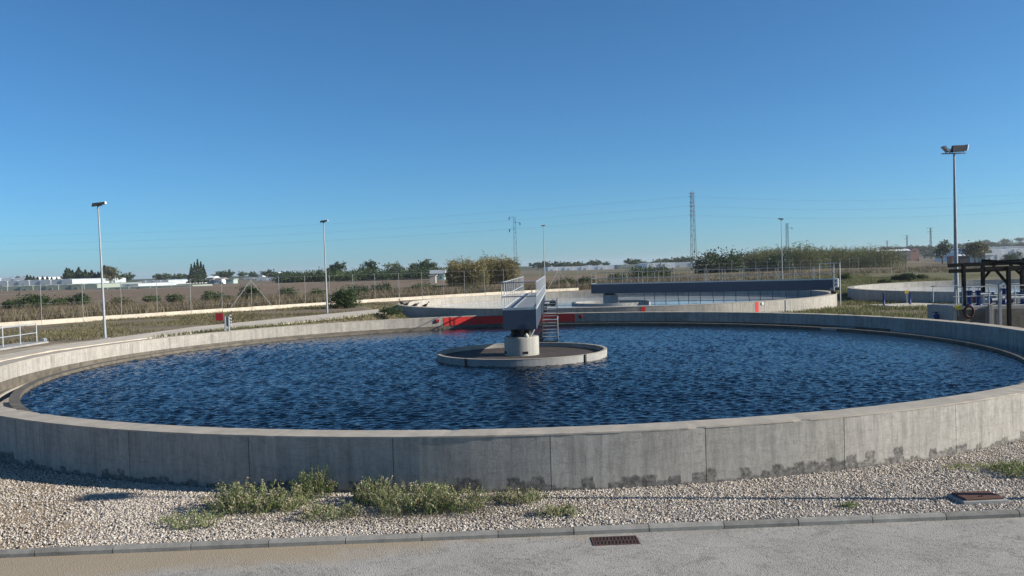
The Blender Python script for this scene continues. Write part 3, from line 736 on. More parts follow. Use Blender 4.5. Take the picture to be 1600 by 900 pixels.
bird(rim_pt(626, 476), 2.6, 'dark bird on the far rim tip, topmost of the group', 1.)
bird(rim_pt(629, 478), .3, 'dark bird standing close in front of the topmost one', .3)
bird(rim_pt(640, 479.5), .2, 'dark bird crouching alone in the middle of the perched group', -.2)
bird(rim_pt(655, 480.5), .1, 'dark bird lowest on the tank rim, nearest the red paint', .6)
p = at(395.5, 17, 70)
fb = empty('flying_bird', p, 1.9, 'tiny dark bird flying high in the blue sky', 'bird')
MB().lathe((0, 0, 0), [(.02, -.02), (.05, 0), (.02, .02)], 8).build('body', bird_dark, fb)
MB().add([(0, -.02, 0), (.12, -.2, .05), (.0, -.34, .03), (-.05, -.1, .0), (0, .02, 0), (.12, .2, .05), (.0, .34, .03), (-.05, .1, 0)], [(0, 1, 2, 3), (4, 7, 6, 5)]).build('wings', bird_dark, fb)

# ------------------------------------------------------------------ right side: valve chamber, timber frame, pipes, bollards
vc = empty('valve_chamber', (23.3, 45.0, 0), 0, 'grey concrete valve chamber under the black frame at the right edge', 'valve chamber')
MB().box((4.6, 1.4, .55), (9.2, 2.8, 1.74), 0, .02).build('body', M['grey_concrete'], vc)
for x_, w_ in ((.95, 1.5), (3.1, 1.7), (5.2, 1.8)):
    MB().box((x_, -.015, .62), (w_, .06, 1.25), 0, .02).build('wall_panel', M['wet_concrete'], vc)
MB().box((1.93, -.09, .75), (.22, .14, 1.5), 0, .02).build('pilaster', M['grey_concrete'], vc)
tf = empty('timber_frame', (24.0, 45.0, 0), 0, 'black post and beam frame standing over the valve chamber', 'timber frame')
PT = [(0, .2, 1.43, 3.68), (1.15, -1.9, .0, 3.50), (2.35, 2.6, 1.43, 3.70), (4.3, 2.2, 1.43, 3.75), (5.6, -1.6, 0, 3.6)]
PT[1] = (1.1, -2.0, 0., 3.5)
for (x_, y_, z0, z1) in PT: MB().box((x_, y_, (z0 + z1) / 2), (.17, .17, z1 - z0), 0, .012).build('post', M['black_timber'], tf)
MB().beam((-.75, .2, 3.30), (6.2, .2, 3.36), .14, .20).build('beam', M['black_timber'], tf)
MB().beam((-.3, 1.2, 3.60), (6.2, 1.2, 3.66), .14, .20).build('beam', M['black_timber'], tf)
MB().beam((2.3, 2.6, 3.66), (6.3, 2.3, 3.72), .16, .24).build('beam', M['black_timber'], tf)
MB().beam((-.1, -1.95, 3.42), (6.2, -1.7, 3.46), .14, .18).build('beam', M['black_timber'], tf)
for a, b in (((2.35, 2.6, 2.75), (2.95, 2.5, 3.5)), ((1.1, -2.0, 2.55), (.45, -1.95, 3.38)), ((5.6, -1.6, 2.7), (5.0, -1.7, 3.4)), ((4.3, 2.2, 2.9), (3.7, 2.3, 3.55))):
    MB().beam(a, b, .10, .12).build('brace', M['black_timber'], tf)
for x_ in (2.35, 4.6): MB().beam((x_, -2.0, 3.56), (x_ + .1, 2.8, 3.80), .10, .16).build('rafter', M['black_timber'], tf)
# galvanised rail on the chamber
cr = empty('chamber_rail', (23.4, 45.1, 1.42), 0, 'galvanised rail around the top of the valve chamber', 'guard rail')
for x_ in (0.15, .5, 1.9, 3.3, 4.7, 6.1, 7.5): MB().tube((x_, .05, 0), (x_, .05, 1.02), .026, 6).build('post', M['galv'], cr)
for h_ in (1.02, .52): MB().tube((.0, .05, h_), (8.2, .05, h_), .026, 6).build('rail', M['galv'], cr)
for x_ in (0.15, 1.9, 3.7, 5.5): MB().tube((x_, 2.5, 0), (x_, 2.5, 1.02), .026, 6).build('post', M['galv'], cr)
MB().tube((.0, 2.5, 1.02), (8.2, 2.5, 1.02), .026, 6).build('rail', M['galv'], cr)
def valve(loc, h, label, wheel=True):
    v = empty('valve', loc, 0, label, 'valve', 'blue valves on the chamber')
    MB().lathe((0, 0, 0), [(.17, 0), (.17, .05), (.10, .07), (.10, h - .12), (.16, h - .10), (.16, h)], 16).build('body', M['blue'], v)
    MB().tube((0, 0, h), (0, 0, h + .16), .025, 6).build('spindle', M['galv_dark'], v)
    if wheel: 
        w_ = MB(); n = 16
        pts = [(.17 * math.cos(2 * math.pi * i / n), .17 * math.sin(2 * math.pi * i / n), h + .16) for i in range(n + 1)]
        w_.path(pts, .016, 5); w_.tube((-.17, 0, h + .16), (.17, 0, h + .16), .012, 5); w_.build('handwheel', M['galv_dark'], v)
    return v
valve((24.55, 45.7, 1.42), .80, 'upright blue valve on the chamber next to the corner post')
valve((25.05, 45.7, 1.42), .80, 'upright blue valve on the chamber, second from the corner post')
valve((26.6, 46.0, 1.42), .85, 'blue valve on the chamber left of the middle post')
valve((27.35, 45.6, 1.42), .62, 'short blue valve half hidden behind the middle post')
valve((28.2, 45.9, 1.42), .85, 'blue valve at the right end of the chamber')
for k, (x0, x1, y_, z_, r_) in enumerate(((25.7, 28.6, 46.3, 1.62, .12), (26.2, 29.5, 45.55, 1.78, .10), (25.4, 27.6, 46.9, 1.95, .07))):
    pp = empty('pipe', (x0, y_, z_), 0, ('thick pale pipe lying on the chamber behind the valves', 'pale pipe running low in front of the blue valves', 'thin upper pipe at the back of the chamber')[k], 'pipe')
    MB().tube((0, 0, 0), (x1 - x0, 0, 0), r_, 14).build('barrel', M['galv'], pp)
    for t_ in (.1, .5, .9): MB().tube(((x1 - x0) * t_ - .025, 0, 0), ((x1 - x0) * t_ + .025, 0, 0), r_ * 1.6, 16).build('flange', M['blue'], pp)
    for t_ in (.25, .75): MB().box(((x1 - x0) * t_, 0, -(z_ - 1.42) / 2), (.10, .2, z_ - 1.42)).build('saddle', M['grey_concrete'], pp)
dv = empty('davit_post', (25.55, 44.6, 0.0), 0, 'slim grey post with a slanted lamp head before the chamber', 'post')
MB().box((0, 0, 1.25), (.14, .12, 2.5), 0, .01).build('shaft', M['galv_dark'], dv)
MB().beam((-.05, 0, 2.46), (.42, 0, 2.68), .14, .09).build('head', M['galv'], dv)
# lifebuoy on the chamber front
lb = empty('lifebuoy', (24.1, 44.90, 1.15), 0, 'faded red lifebuoy hanging on the chamber by the corner post', 'lifebuoy')
P = []; nu, nv = 28, 10
for i in range(nu):
    a = 2 * math.pi * i / nu
    for j in range(nv):
        b = 2 * math.pi * j / nv; rr = .30 + .075 * math.cos(b); P.append((rr * math.cos(a) * .8, .06 * math.sin(b), rr * math.sin(a)))
MB().add(P, [(i * nv + j, ((i + 1) % nu) * nv + j, ((i + 1) % nu) * nv + (j + 1) % nv, i * nv + (j + 1) % nv) for i in range(nu) for j in range(nv)], True).build('ring', simple('faded_red_plastic', (.055, .013, .012), (.045, .012, .012), 5., .6), lb)
MB().tube((0, .02, .33), (0, .06, .48), .012, 5).build('hook', M['galv_dark'], lb)
ys = empty('warning_sign', (23.55, 44.93, 1.30), 0, 'small yellow warning plate on the corner of the chamber', 'warning sign')
MB().box((0, 0, .08), (.34, .02, .24), 0, .005).build('plate', M['yellow'], ys)
MB().box((0, .03, -.1), (.04, .03, .5)).build('bracket', M['galv_dark'], ys)
# slab with two blue bollards and a yellow sign
z_s = ground_z(32.6, 71.5)
sl = empty('concrete_slab', (32.7, 70.6, z_s), .2, 'low concrete slab in the grass carrying two blue bollards', 'slab')
MB().box((0, 0, .06), (4.6, 3.6, .22), 0, .02).build('block', M['pale_concrete'], sl)
def bollard(px_, py_, Yd, h, label):
    p = at(px_, py_, Yd); b = empty('bollard', (p.x, p.y, z_s + .17), 0, label, 'bollard', 'blue bollards on the slab')
    MB().lathe((0, 0, 0), [(.13, 0), (.13, .03), (.075, .05), (.075, h - .06), (.12, h - .05), (.12, h), (.03, h + .02)], 16).build('body', M['blue'], b)
bollard(1381, 472, 70.0, .98, 'blue bollard at the left end of the concrete slab')
bollard(1422, 470, 70.8, 1.02, 'blue bollard on the slab next to the yellow sign')
p = at(1417, 470, 71.8)
sp_ = empty('sign_post', (p.x, p.y, z_s + .15), 0, 'thin post with a small yellow sign on the slab', 'sign')
MB().tube((0, 0, 0), (0, 0, 1.15), .022, 6).build('post', M['galv'], sp_)
MB().box((0, -.03, 1.0), (.38, .02, .26), 0, .004).build('plate', M['yellow'], sp_)
p = at(1463, 499, 46.5)
hy = empty('hydrant', (p.x, p.y, ground_z(p.x, p.y)), 0, 'stubby blue hydrant in the grass just behind the tank rim', 'hydrant')
hz = at(1463, 488, 46.5).z - ground_z(p.x, p.y)
MB().lathe((0, 0, 0), [(.13, 0), (.10, .05), (.10, hz * .7), (.14, hz * .74), (.14, hz * .86), (.06, hz * .9), (.06, hz)], 16).build('body', M['blue'], hy)
MB().box((0, 0, hz + .01), (.42, .06, .04), 0, .01).build('handle', M['black_metal'], hy)
rm_ = MB().box((0, 0, .5), (.14, .05, 1.1), 0, .01)
a_ = math.atan2(at(1478, 470, 67).y - T3[1], at(1478, 470, 67).x - T3[0])
MB().arc(0, 0, RO + .003, RO + .02, .05, RIM - .04, a_ - .13 / RO, a_ + .13 / RO, 2).build('red_stripe', M['dark_red'], t3)

# ------------------------------------------------------------------ gravel
def stones(n, inside, size, mat, name, label):
    pts = []
    while len(pts) < n:
        x = rng.uniform(-12.6, 13.2, 20000); y = rng.uniform(12.9, 22.5, 20000)
        d = np.hypot(x - T1[0], y - T1[1]); ok = (d > RO + .01) & (y > kerb_y(x) + .02) & inside(x, y, rng)
        pts += list(zip(x[ok], y[ok]))
    P = np.array(pts[:n]); k = len(P)
    cube = np.array([[1, 0, 0], [0, 1, 0], [-1, 0, 0], [0, -1, 0], [0, 0, 1], [0, 0, -1]], float)
    fs = np.array([(0, 1, 4), (1, 2, 4), (2, 3, 4), (3, 0, 4), (1, 0, 5), (2, 1, 5), (3, 2, 5), (0, 3, 5)])
    V = cube[None] * (1 + rng.uniform(-.3, .3, (k, 6, 3))) + rng.uniform(-.42, .42, (k, 6, 3))
    s = (.55 + .95 * rng.uniform(0, 1, (k, 1, 1)) ** 2.0) * size * 1.08; V *= s * np.stack([np.ones((k, 1)), rng.uniform(.6, 1, (k, 1)), rng.uniform(.42, .75, (k, 1))], -1)
    # random tilt and heading
    a = rng.uniform(0, 6.28, k); t = rng.normal(0, .35, (k, 2))
    V[..., 2] += V[..., 0] * t[:, :1] + V[..., 1] * t[:, 1:]
    ca_, sa_ = np.cos(a)[:, None], np.sin(a)[:, None]
    xx = V[..., 0] * ca_ - V[..., 1] * sa_; yy = V[..., 0] * sa_ + V[..., 1] * ca_
    zz = V[..., 2] + hgt(P[:, 0], P[:, 1])[:, None] + rng.uniform(.0, size * .9, (k, 1))
    VV = np.stack([xx + P[:, :1], yy + P[:, 1:], zz], -1).reshape(-1, 3)
    FF = (fs[None] + (np.arange(k) * 6)[:, None, None]).reshape(-1, 3)
    o = link(name, np_mesh(name, VV, FF, mat)); tag(o, label, 'gravel', None, 'stuff')
g = G('gravel_stone', .85, 0, .2)
c = g.ramp(g.pos.outputs['Random Per Island'], [(0., (.30, .25, .20)), (.25, (.41, .36, .30)), (.55, (.50, .45, .39)), (.8, (.60, .55, .49)), (1., (.36, .31, .26))])
g.col(g.mix(1., c, g.ramp(g.noise(60., 3), [(.3, .85), (.7, 1.1)]), 'MULTIPLY'))
M['stone'] = g.m
def dens(x, y, r):
    s = np.clip((vn(x, y, 1.3, 21) * 1.6 + (-(x + 7.3)) * .55), 0, 1) * (x < -4.5)
    bare = np.clip((vn(x, y, 1.9, 31) - .25) * 2.2, 0, .75)
    return r.uniform(0, 1, x.shape) > np.maximum(s * .62, bare)
stones(128000, dens, .0200, M['stone'], 'gravel', 'pale crushed gravel between the kerb and the tank wall')

# ------------------------------------------------------------------ vegetation helpers
def blades(P, h, w, lean, mat, name, seg=2, h_var=.4):
    """upright tapering blades at points P (k,3)"""
    k = len(P); a = rng.uniform(0, 6.28, k); hh = h * rng.uniform(1 - h_var, 1 + h_var, k); ww = w * rng.uniform(.7, 1.3, k)
    la = rng.uniform(0, 6.28, k); ll = lean * rng.uniform(.2, 1., k) * hh
    side = np.stack([np.cos(a), np.sin(a), np.zeros(k)], -1); ld = np.stack([np.cos(la), np.sin(la), np.zeros(k)], -1)
    up_ = np.array([0, 0, 1.])
    b0 = P - side * ww[:, None] / 2; b1_ = P + side * ww[:, None] / 2
    mid = P + up_ * (hh * .55)[:, None] + ld * (ll * .35)[:, None]
    m0 = mid - side * ww[:, None] * .4; m1 = mid + side * ww[:, None] * .4
    tip = P + up_ * hh[:, None] + ld * ll[:, None]
    V = np.stack([b0, b1_, m1, m0, tip], 1).reshape(-1, 3); o = np.arange(k) * 5
    F = np.concatenate([np.stack([o, o + 1, o + 2], -1), np.stack([o, o + 2, o + 3], -1), np.stack([o + 3, o + 2, o + 4], -1)])
    return np_mesh(name, V, F, mat)
def leaf_cloud(P, size, mat, name, asp=.55, droop=0., var=.5, upright=0.):
    k = len(P); n = rng.normal(size=(k, 3)); n[:, 2] += .6; n /= np.linalg.norm(n, axis=1)[:, None]
    t = np.cross(n, rng.normal(size=(k, 3))); t[:, 2] += upright; t /= np.linalg.norm(t, axis=1)[:, None] + 1e-9; b = np.cross(n, t)
    s = size * rng.uniform(1 - var, 1 + var, (k, 1))
    V = np.stack([P - t * s, P + b * s * asp, P + t * s, P - b * s * asp], 1).reshape(-1, 3); o = np.arange(k) * 4
    return np_mesh(name, V, np.stack([o, o + 1, o + 2, o + 3], -1), mat)
def crown_points(n, lobes, shell=.55):
    """points gathered in clumps near the surface of several lobes"""
    out = []; w = np.array([l[3] * l[4] for l in lobes]); w = w / w.sum()
    for l, f in zip(lobes, w):
        m = max(8, int(n * f)); nc = max(5, m // 28)
        d = rng.normal(size=(nc, 3)); d /= np.linalg.norm(d, axis=1)[:, None]; r = rng.uniform(shell, 1.0, (nc, 1)) ** .6
        cc = d * r * np.array([l[3], l[3], l[4]]) + np.array(l[:3])
        which = rng.integers(0, nc, m); cr_ = .23 * l[3]
        out.append(cc[which] + rng.normal(0, cr_, (m, 3)) * np.array([1, 1, .75]))
    return np.concatenate(out)
LEAF = dict(
    dark=foliage('dark_green_leaves', [(.024, .047, .016), (.047, .081, .027), (.068, .101, .038), (.038, .061, .024)]),
    mid=foliage('mid_green_leaves', [(.049, .077, .025), (.084, .119, .042), (.119, .140, .056), (.070, .098, .036)]),
    olive=foliage('olive_leaves', [(.075, .081, .037), (.125, .131, .062), (.175, .163, .088), (.100, .106, .050)]),
    conifer=foliage('conifer_needles', [(.021, .042, .021), (.038, .063, .030), (.053, .075, .036)]),
    reed=foliage('reed_blades', [(0.156, 0.143, 0.058), (0.265, 0.225, 0.101), (0.374, 0.300, 0.151), (0.187, 0.173, 0.072), (0.109, 0.120, 0.043)], .7, .3),
    reed_green=foliage('green_reed_blades', [(0.081, 0.100, 0.033), (0.149, 0.163, 0.061), (0.230, 0.225, 0.094), (0.103, 0.125, 0.044), (0.057, 0.081, 0.028)], .7, .3),
    brush=foliage('dry_brush_stems', [(.12, .09, .06), (.19, .145, .095), (.25, .20, .13), (.13, .12, .06), (.20, .16, .12), (.095, .10, .045)], .85, .15),
    grass=foliage('dry_grass_blades', [(.16, .14, .07), (.24, .20, .115), (.12, .125, .05), (.20, .16, .09)], .8, .25),
    green=foliage('green_grass_blades', [(.081, .115, .034), (.138, .149, .057), (.196, .190, .086), (.253, .218, .115)], .75, .3),
    weed=foliage('grey_green_weed_leaves', [(0.164, 0.222, 0.086), (0.271, 0.322, 0.141), (0.387, 0.413, 0.216), (0.136, 0.202, 0.066), (0.329, 0.333, 0.169)], .7, .3),
    weed2=foliage('fresh_green_weed_leaves', [(0.078, 0.154, 0.040), (0.137, 0.216, 0.064), (0.195, 0.252, 0.090), (0.293, 0.288, 0.144)], .65, .35),
    seed=foliage('pale_seed_heads', [(0.425, 0.350, 0.225), (0.525, 0.450, 0.312), (0.325, 0.275, 0.175)], .8, .25),
    stem=foliage('weed_stems', [(0.195, 0.195, 0.090), (0.260, 0.221, 0.114), (0.143, 0.156, 0.060)], .8, .1))

def bush(loc, w, h, n, leaf, mat, label, cat='bush', group=None, name='bush', lobes=None):
    r = empty(name, loc, 0, label, cat, group)
    L_ = lobes or [(0, 0, h * .45, w * .42, h * .45)] + [(rng.uniform(-.32, .32) * w, rng.uniform(-.25, .25) * w, h * rng.uniform(.3, .55), w * rng.uniform(.18, .28), h * rng.uniform(.28, .42)) for _ in range(5)]
    P = crown_points(n, L_); P[:, 2] = np.abs(P[:, 2])
    link('crown', leaf_cloud(P, leaf, mat, 'crown'), r)
    st = MB()
    for k in range(4):
        a = rng.uniform(0, 6.28); st.tube((0, 0, -.1), (math.cos(a) * w * .2, math.sin(a) * w * .2, h * .5), .03, 5, .012)
    st.build('stems', M['bark'], r)['kind'] = 'stuff'; return r
def tree(loc, w, h, n, leaf, mat, label, group=None, shape='round', name='tree'):
    r = empty(name, loc, rng.uniform(0, 6.28), label, 'tree', group)
    if shape == 'cone':
        P = []
        for k in range(n):
            t = rng.uniform(0, 1) ** 1.4; rr = w * .5 * (1 - t) * (.55 + .45 * rng.uniform()) * (1 + .22 * math.sin(t * 40)); a = rng.uniform(0, 6.28)
            P.append((rr * math.cos(a), rr * math.sin(a), h * (.08 + .92 * t) + rng.normal(0, .1)))
        P = np.array(P); trunk_h = h * .9
    else:
        L_ = [(rng.uniform(-.25, .25) * w, rng.uniform(-.25, .25) * w, h * rng.uniform(.38, .80), w * rng.uniform(.20, .32), h * rng.uniform(.14, .22)) for _ in range(8)] + [(0, 0, h * .58, w * .36, h * .30)]
        P = crown_points(n, L_); trunk_h = h * .6
    link('crown', leaf_cloud(P, leaf, mat, 'crown'), r)
    t_ = MB().tube((0, 0, -.2), (0, 0, trunk_h), w * .035 + .06, 7, .05)
    for k in range(5):
        a = k * 1.3 + rng.uniform(); z = h * rng.uniform(.25, .5); t_.tube((0, 0, z), (math.cos(a) * w * .28, math.sin(a) * w * .28, z + h * .22), .07, 5, .03)
    t_.build('trunk', M['bark'], r); return r
def put(o, loc, s=1., rz=0., label=None):
    c = copy_tree(o); c.location = loc; c.scale = (s, s, s) if isinstance(s, (int, float)) else s; c.rotation_euler = (0, 0, rz)
    if label: c['label'] = label
    return c
def gp(px_, Yd): 
    x = at(px_, 420, Yd).x; return Vector((x, Yd, ground_z(x, Yd)))

# ------------------------------------------------------------------ weeds in the gravel
def weed(px_, py_, w, d, h, ns_, kinds, label, seeds=.5):
    h *= .74; p = on(px_, py_, 0.); r = empty('weed_clump', (p.x, p.y, 0.), 0, label, 'weeds', 'weeds growing in the gravel')
    ST = MB(); LP = {0: [], 1: []}; SP = []
    for k in range(ns_):
        rr = math.sqrt(rng.uniform()); a = rng.uniform(0, 6.28); bx, by = rr * math.cos(a) * w / 2, rr * math.sin(a) * d / 2
        hh = h * (1 - .45 * rr * rr) * rng.uniform(.55, 1.1); lx, ly = rng.normal(0, .14) * hh + bx * .25, rng.normal(0, .14) * hh + by * .2
        pts = [(bx + lx * t * t, by + ly * t * t, hh * t) for t in (0, .5, 1.)]
        ST.tube(pts[0], pts[1], .0055, 3, .0045, False).tube(pts[1], pts[2], .0045, 3, .002, False)
        kind = kinds[rng.integers(len(kinds))]
        nl = int(38 * hh / .5) + 6
        for j in range(nl):
            t = rng.uniform(.12, 1.0); sp = .055 * (1.15 - t) + .012
            LP[kind].append((bx + lx * t * t + rng.normal(0, sp), by + ly * t * t + rng.normal(0, sp), hh * t + rng.normal(0, .015)))
        if rng.uniform() < seeds:
            for j in range(13):
                t = rng.uniform(.55, 1.04); SP.append((bx + lx * t * t + rng.normal(0, .012), by + ly * t * t + rng.normal(0, .012), hh * t))
    ST.build('stems', LEAF['stem'], r)['kind'] = 'stuff'
    for k_, m_ in ((0, 'weed'), (1, 'weed2')):
        if LP[k_]: link('leaves', leaf_cloud(np.array(LP[k_]), .028, LEAF[m_], 'leaves', .24, 0, .5, 1.1), r)['kind'] = 'stuff'
    if SP: link('seed_heads', leaf_cloud(np.array(SP), .015, LEAF['seed'], 'seed_heads', .8), r)['kind'] = 'stuff'
    return r
weed(305, 818, 1.15, .75, .30, 60, [0], 'low sprawling grey green weed at the left end of the clumps', .15)
weed(385, 797, 1.35, .85, .72, 110, [0, 0, 1], 'bushy grey green weed clump left of the tall green sprig', .7)
weed(448, 793, .9, .7, .55, 60, [0, 0, 1], 'middling weed clump with dry tips between two bushier ones', .8)
weed(490, 775, .75, .6, .78, 50, [1, 1, 0], 'tall bright green weed sprig against the shaded wall', .3)
weed(515, 808, 1.0, .7, .36, 55, [0, 1], 'short weed clump in front of the tall green sprig', .6)
weed(585, 786, .7, .7, .68, 60, [0, 1], 'upright weed clump with reddish dry tips beside the gap', .9)
weed(645, 796, 1.35, .95, .66, 125, [0, 0, 1], 'widest dense weed clump in the middle of the row', .7)
weed(715, 797, .95, .85, .60, 80, [0, 0, 1], 'dense weed clump at the right end of the row', .8)
weed(700, 768, .7, .4, .55, 30, [1], 'green weed sprig rising behind the widest clump', .2)
weed(805, 785, 1.0, .6, .36, 60, [0], 'thin dry weed clump along the wall foot', .9)
weed(873, 805, .65, .5, .28, 36, [0, 1], 'small loose weed tuft on the open gravel', .6)
weed(1326, 793, .25, .2, .15, 16, [0, 1], 'tiny weed tuft alone near the kerb', .1)
weed(1530, 733, 1.2, .5, .16, 50, [0], 'flat straggly weeds near the rusty cover', .4)
weed(1592, 742, .9, .8, .40, 75, [1, 1, 0], 'bright green weed clump at the right edge of the gravel', .3)
# dead stalks fallen in the gravel
k = 1500; u = rng.uniform(0, 1, k)
Px = rng.normal(0, 1, k) * 1.7 - 1.9; Py = 14.35 + rng.normal(0, .33, k)
ok = (Py > kerb_y(Px) + .1) & (np.hypot(Px - T1[0], Py - T1[1]) > RO + .1)
P = np.stack([Px[ok], Py[ok], np.full(ok.sum(), .035)], -1)
tag(link('dry_stalks', blades(P, .06, .010, 3.5, LEAF['brush'], 'dry_stalks')), 'dead brown stalks lying between the weeds and the gravel', 'stalks', None, 'stuff')

# ------------------------------------------------------------------ grasses inside the fence
def scatter(n, box, cond):
    out = []
    while sum(len(o) for o in out) < n:
        x = rng.uniform(box[0], box[1], n); y = rng.uniform(box[2], box[3], n); ok = cond(x, y); out.append(np.stack([x[ok], y[ok]], -1))
    P = np.concatenate(out)[:n]; return np.column_stack([P, hgt(P[:, 0], P[:, 1])])
def clear(x, y):
    ok = np.ones(x.shape, bool)
    for c in (T1, T2, T3): ok &= np.hypot(x - c[0], y - c[1]) > RO + .15
    return ok
upx, upy = [p[0] for p in up], [p[1] for p in up]; lox, loy = [p[0] for p in lo], [p[1] for p in lo]
def off_path(x, y):
    return (x < np.interp(y, upy, upx) - .1) | (x > np.interp(y, loy, lox) + .1)
P = scatter(30000, (-44, -6, 42, 92), lambda x, y: clear(x, y) & (y < fence_y(x) - .4) & off_path(x, y) & (vn(x, y, .5, 40) + rng.uniform(-.25, .25, x.shape) > -.02) & ~((x > -26) & (y < 45.5)))
tag(link('dry_grass', blades(P, .13, .035, .8, LEAF['grass'], 'dry_grass')), 'patchy dry grass between the path and the fence', 'grass', None, 'stuff')
P = scatter(9000, (-19, -4, 44, 70), lambda x, y: clear(x, y) & (x > np.interp(y, loy, lox) + .1) & (y < 74))
tag(link('verge_grass', blades(P, .20, .04, .7, LEAF['green'], 'verge_grass')), 'greener grass between the path and the tank rims', 'grass', None, 'stuff')
P = scatter(60000, (18, 62, 40, 150), lambda x, y: clear(x, y) & (x < y * .62) & (y < fence_y(x)) & (vn(x, y, .4, 50) + rng.uniform(-.3, .3, x.shape) > -.15) & ~((x > 23) & (x < 33) & (y > 42) & (y < 48.2)) & ~((np.abs(x - 32.7) < 2.4) & (np.abs(y - 70.6) < 2.2)))
tag(link('rough_grass', blades(P, .26, .055, .7, LEAF['green'], 'rough_grass')), 'rough green grass around the tanks on the right', 'grass', None, 'stuff')

# ------------------------------------------------------------------ brush and shrubs beyond the fence
def belt(n, lo_, hi_, x0, x1):
    x = rng.uniform(x0, x1, n); y = fence_y(x) + lo_ + (hi_ - lo_) * rng.uniform(0, 1, n) ** 1.3
    keep = vn(x, y, .25, 61) + rng.uniform(-.5, .5, n) > -.15
    return x[keep], y[keep]
x, y = belt(3800, 1.0, 26, -62, 30)
C_ = np.stack([x, y, hgt(x, y)], -1); P = np.repeat(C_, 16, 0); P[:, :2] += rng.normal(0, .30, (len(P), 2))
hs = np.repeat(rng.uniform(.45, 1.25, len(C_)), 16)
mesh_b = blades(P, .95 * hs, .045, .9, LEAF['brush'], 'dry_brush')
tag(link('dry_brush', mesh_b), 'band of dry brown scrub behind the fence', 'scrub', None, 'stuff')
x, y = belt(900, 2, 60, 28, 110)
C_ = np.stack([x, y, hgt(x, y)], -1); P = np.repeat(C_, 14, 0); P[:, :2] += rng.normal(0, .5, (len(P), 2))
tag(link('field_scrub', blades(P, .6, .07, .9, LEAF['brush'], 'field_scrub')), 'thin dry scrub in the field on the right', 'scrub', None, 'stuff')
SH = [(46, 104, 4.6, 1.75, 'dark', 'large dark green shrub in the field near the left edge'),
      (14, 106, 2.2, 1.0, 'dark', 'low dark shrub at the left picture edge'),
      (124, 112, 3.2, 1.5, 'dark', 'dark green shrub just left of the tall lamp post'),
      (92, 116, 3.0, .9, 'mid', 'low dull green shrub between two darker ones'),
      (186, 104, 2.6, 1.1, 'olive', 'brownish bush just right of the tall lamp post'),
      (236, 118, 2.2, .9, 'mid', 'small green shrub between lamp post and cypress clump'),
      (272, 114, 2.4, 1.0, 'mid', 'small shrub below the cypress clump'),
      (325, 116, 2.2, 1.3, 'dark', 'shrub beside the cypress clump fence post'),
      (345, 106, 3.0, 1.1, 'mid', 'wide low shrub left of the fence brace'),
      (388, 112, 3.4, 1.9, 'dark', 'dark shrub seen through the fence brace'),
      (448, 114, 2.6, 1.5, 'dark', 'dark shrub midway between fence brace and lamp post'),
      (494, 112, 2.2, 1.2, 'mid', 'shrub left of the round bush by the lamp'),
      (560, 116, 2.8, 1.4, 'dark', 'dark shrub behind the round bush'),
      (598, 118, 3.6, 1.5, 'dark', 'wide green shrub right of the round bush'),
      (660, 120, 3.8, 1.5, 'dark', 'dark shrub in front of the reed stand'),
      (735, 121, 2.6, 1.0, 'olive', 'low brown shrub under the reed stand'),
      (880, 128, 3.4, 1.8, 'mid', 'green shrub inside the second fence brace'),
      (918, 130, 3.2, 1.6, 'dark', 'dark shrub behind the inner end of the long bridge'),
      (962, 138, 3.6, 2.0, 'dark', 'dark shrub above the left part of the long bridge'),
      (995, 150, 5.0, 3.2, 'dark', 'rounded dark shrub behind the long bridge rail'),
      (1028, 156, 5.2, 3.6, 'dark', 'largest rounded dark shrub left of the tall pylon'),
      (1320, 128, 2.0, 1.1, 'mid', 'green bush right of the bridge ladder'),
      (1404, 122, 2.2, 1.1, 'mid', 'bright bush behind the third tank'),
      (1420, 121, 1.8, 1.2, 'dark', 'dark bush above the yellow sign'),
      (1442, 124, 1.8, .8, 'mid', 'small bush above the third tank rim'),
      (1382, 116, 1.6, .6, 'mid', 'low bush left of the bright one'),
      (1574, 260, 4.5, 3.0, 'dark', 'dark bush in front of the white greenhouse at the right'),
      (1588, 262, 5.5, 4.0, 'dark', 'dark bush in front of the greenhouse near the right edge')]
for (px_, Yd, w, h, m_, lab) in SH:
    bush(gp(px_, Yd), w, h, 2600, .065 + w * .010, LEAF[m_], lab, 'shrub', 'shrubs in the fields', 'shrub')
bush(Vector((at(541, 470, 77).x, 77, ground_z(-15, 77))), 3.1, 2.0, 5200, .075, LEAF['dark'], 'round dark green bush inside the fence beside a lamp post', 'bush')
bush(Vector((at(612, 490, 63).x, 63.0, 1.0)), 2.0, .55, 900, .06, LEAF['dark'], 'low dark weeds at the foot of the second tank', 'bush')

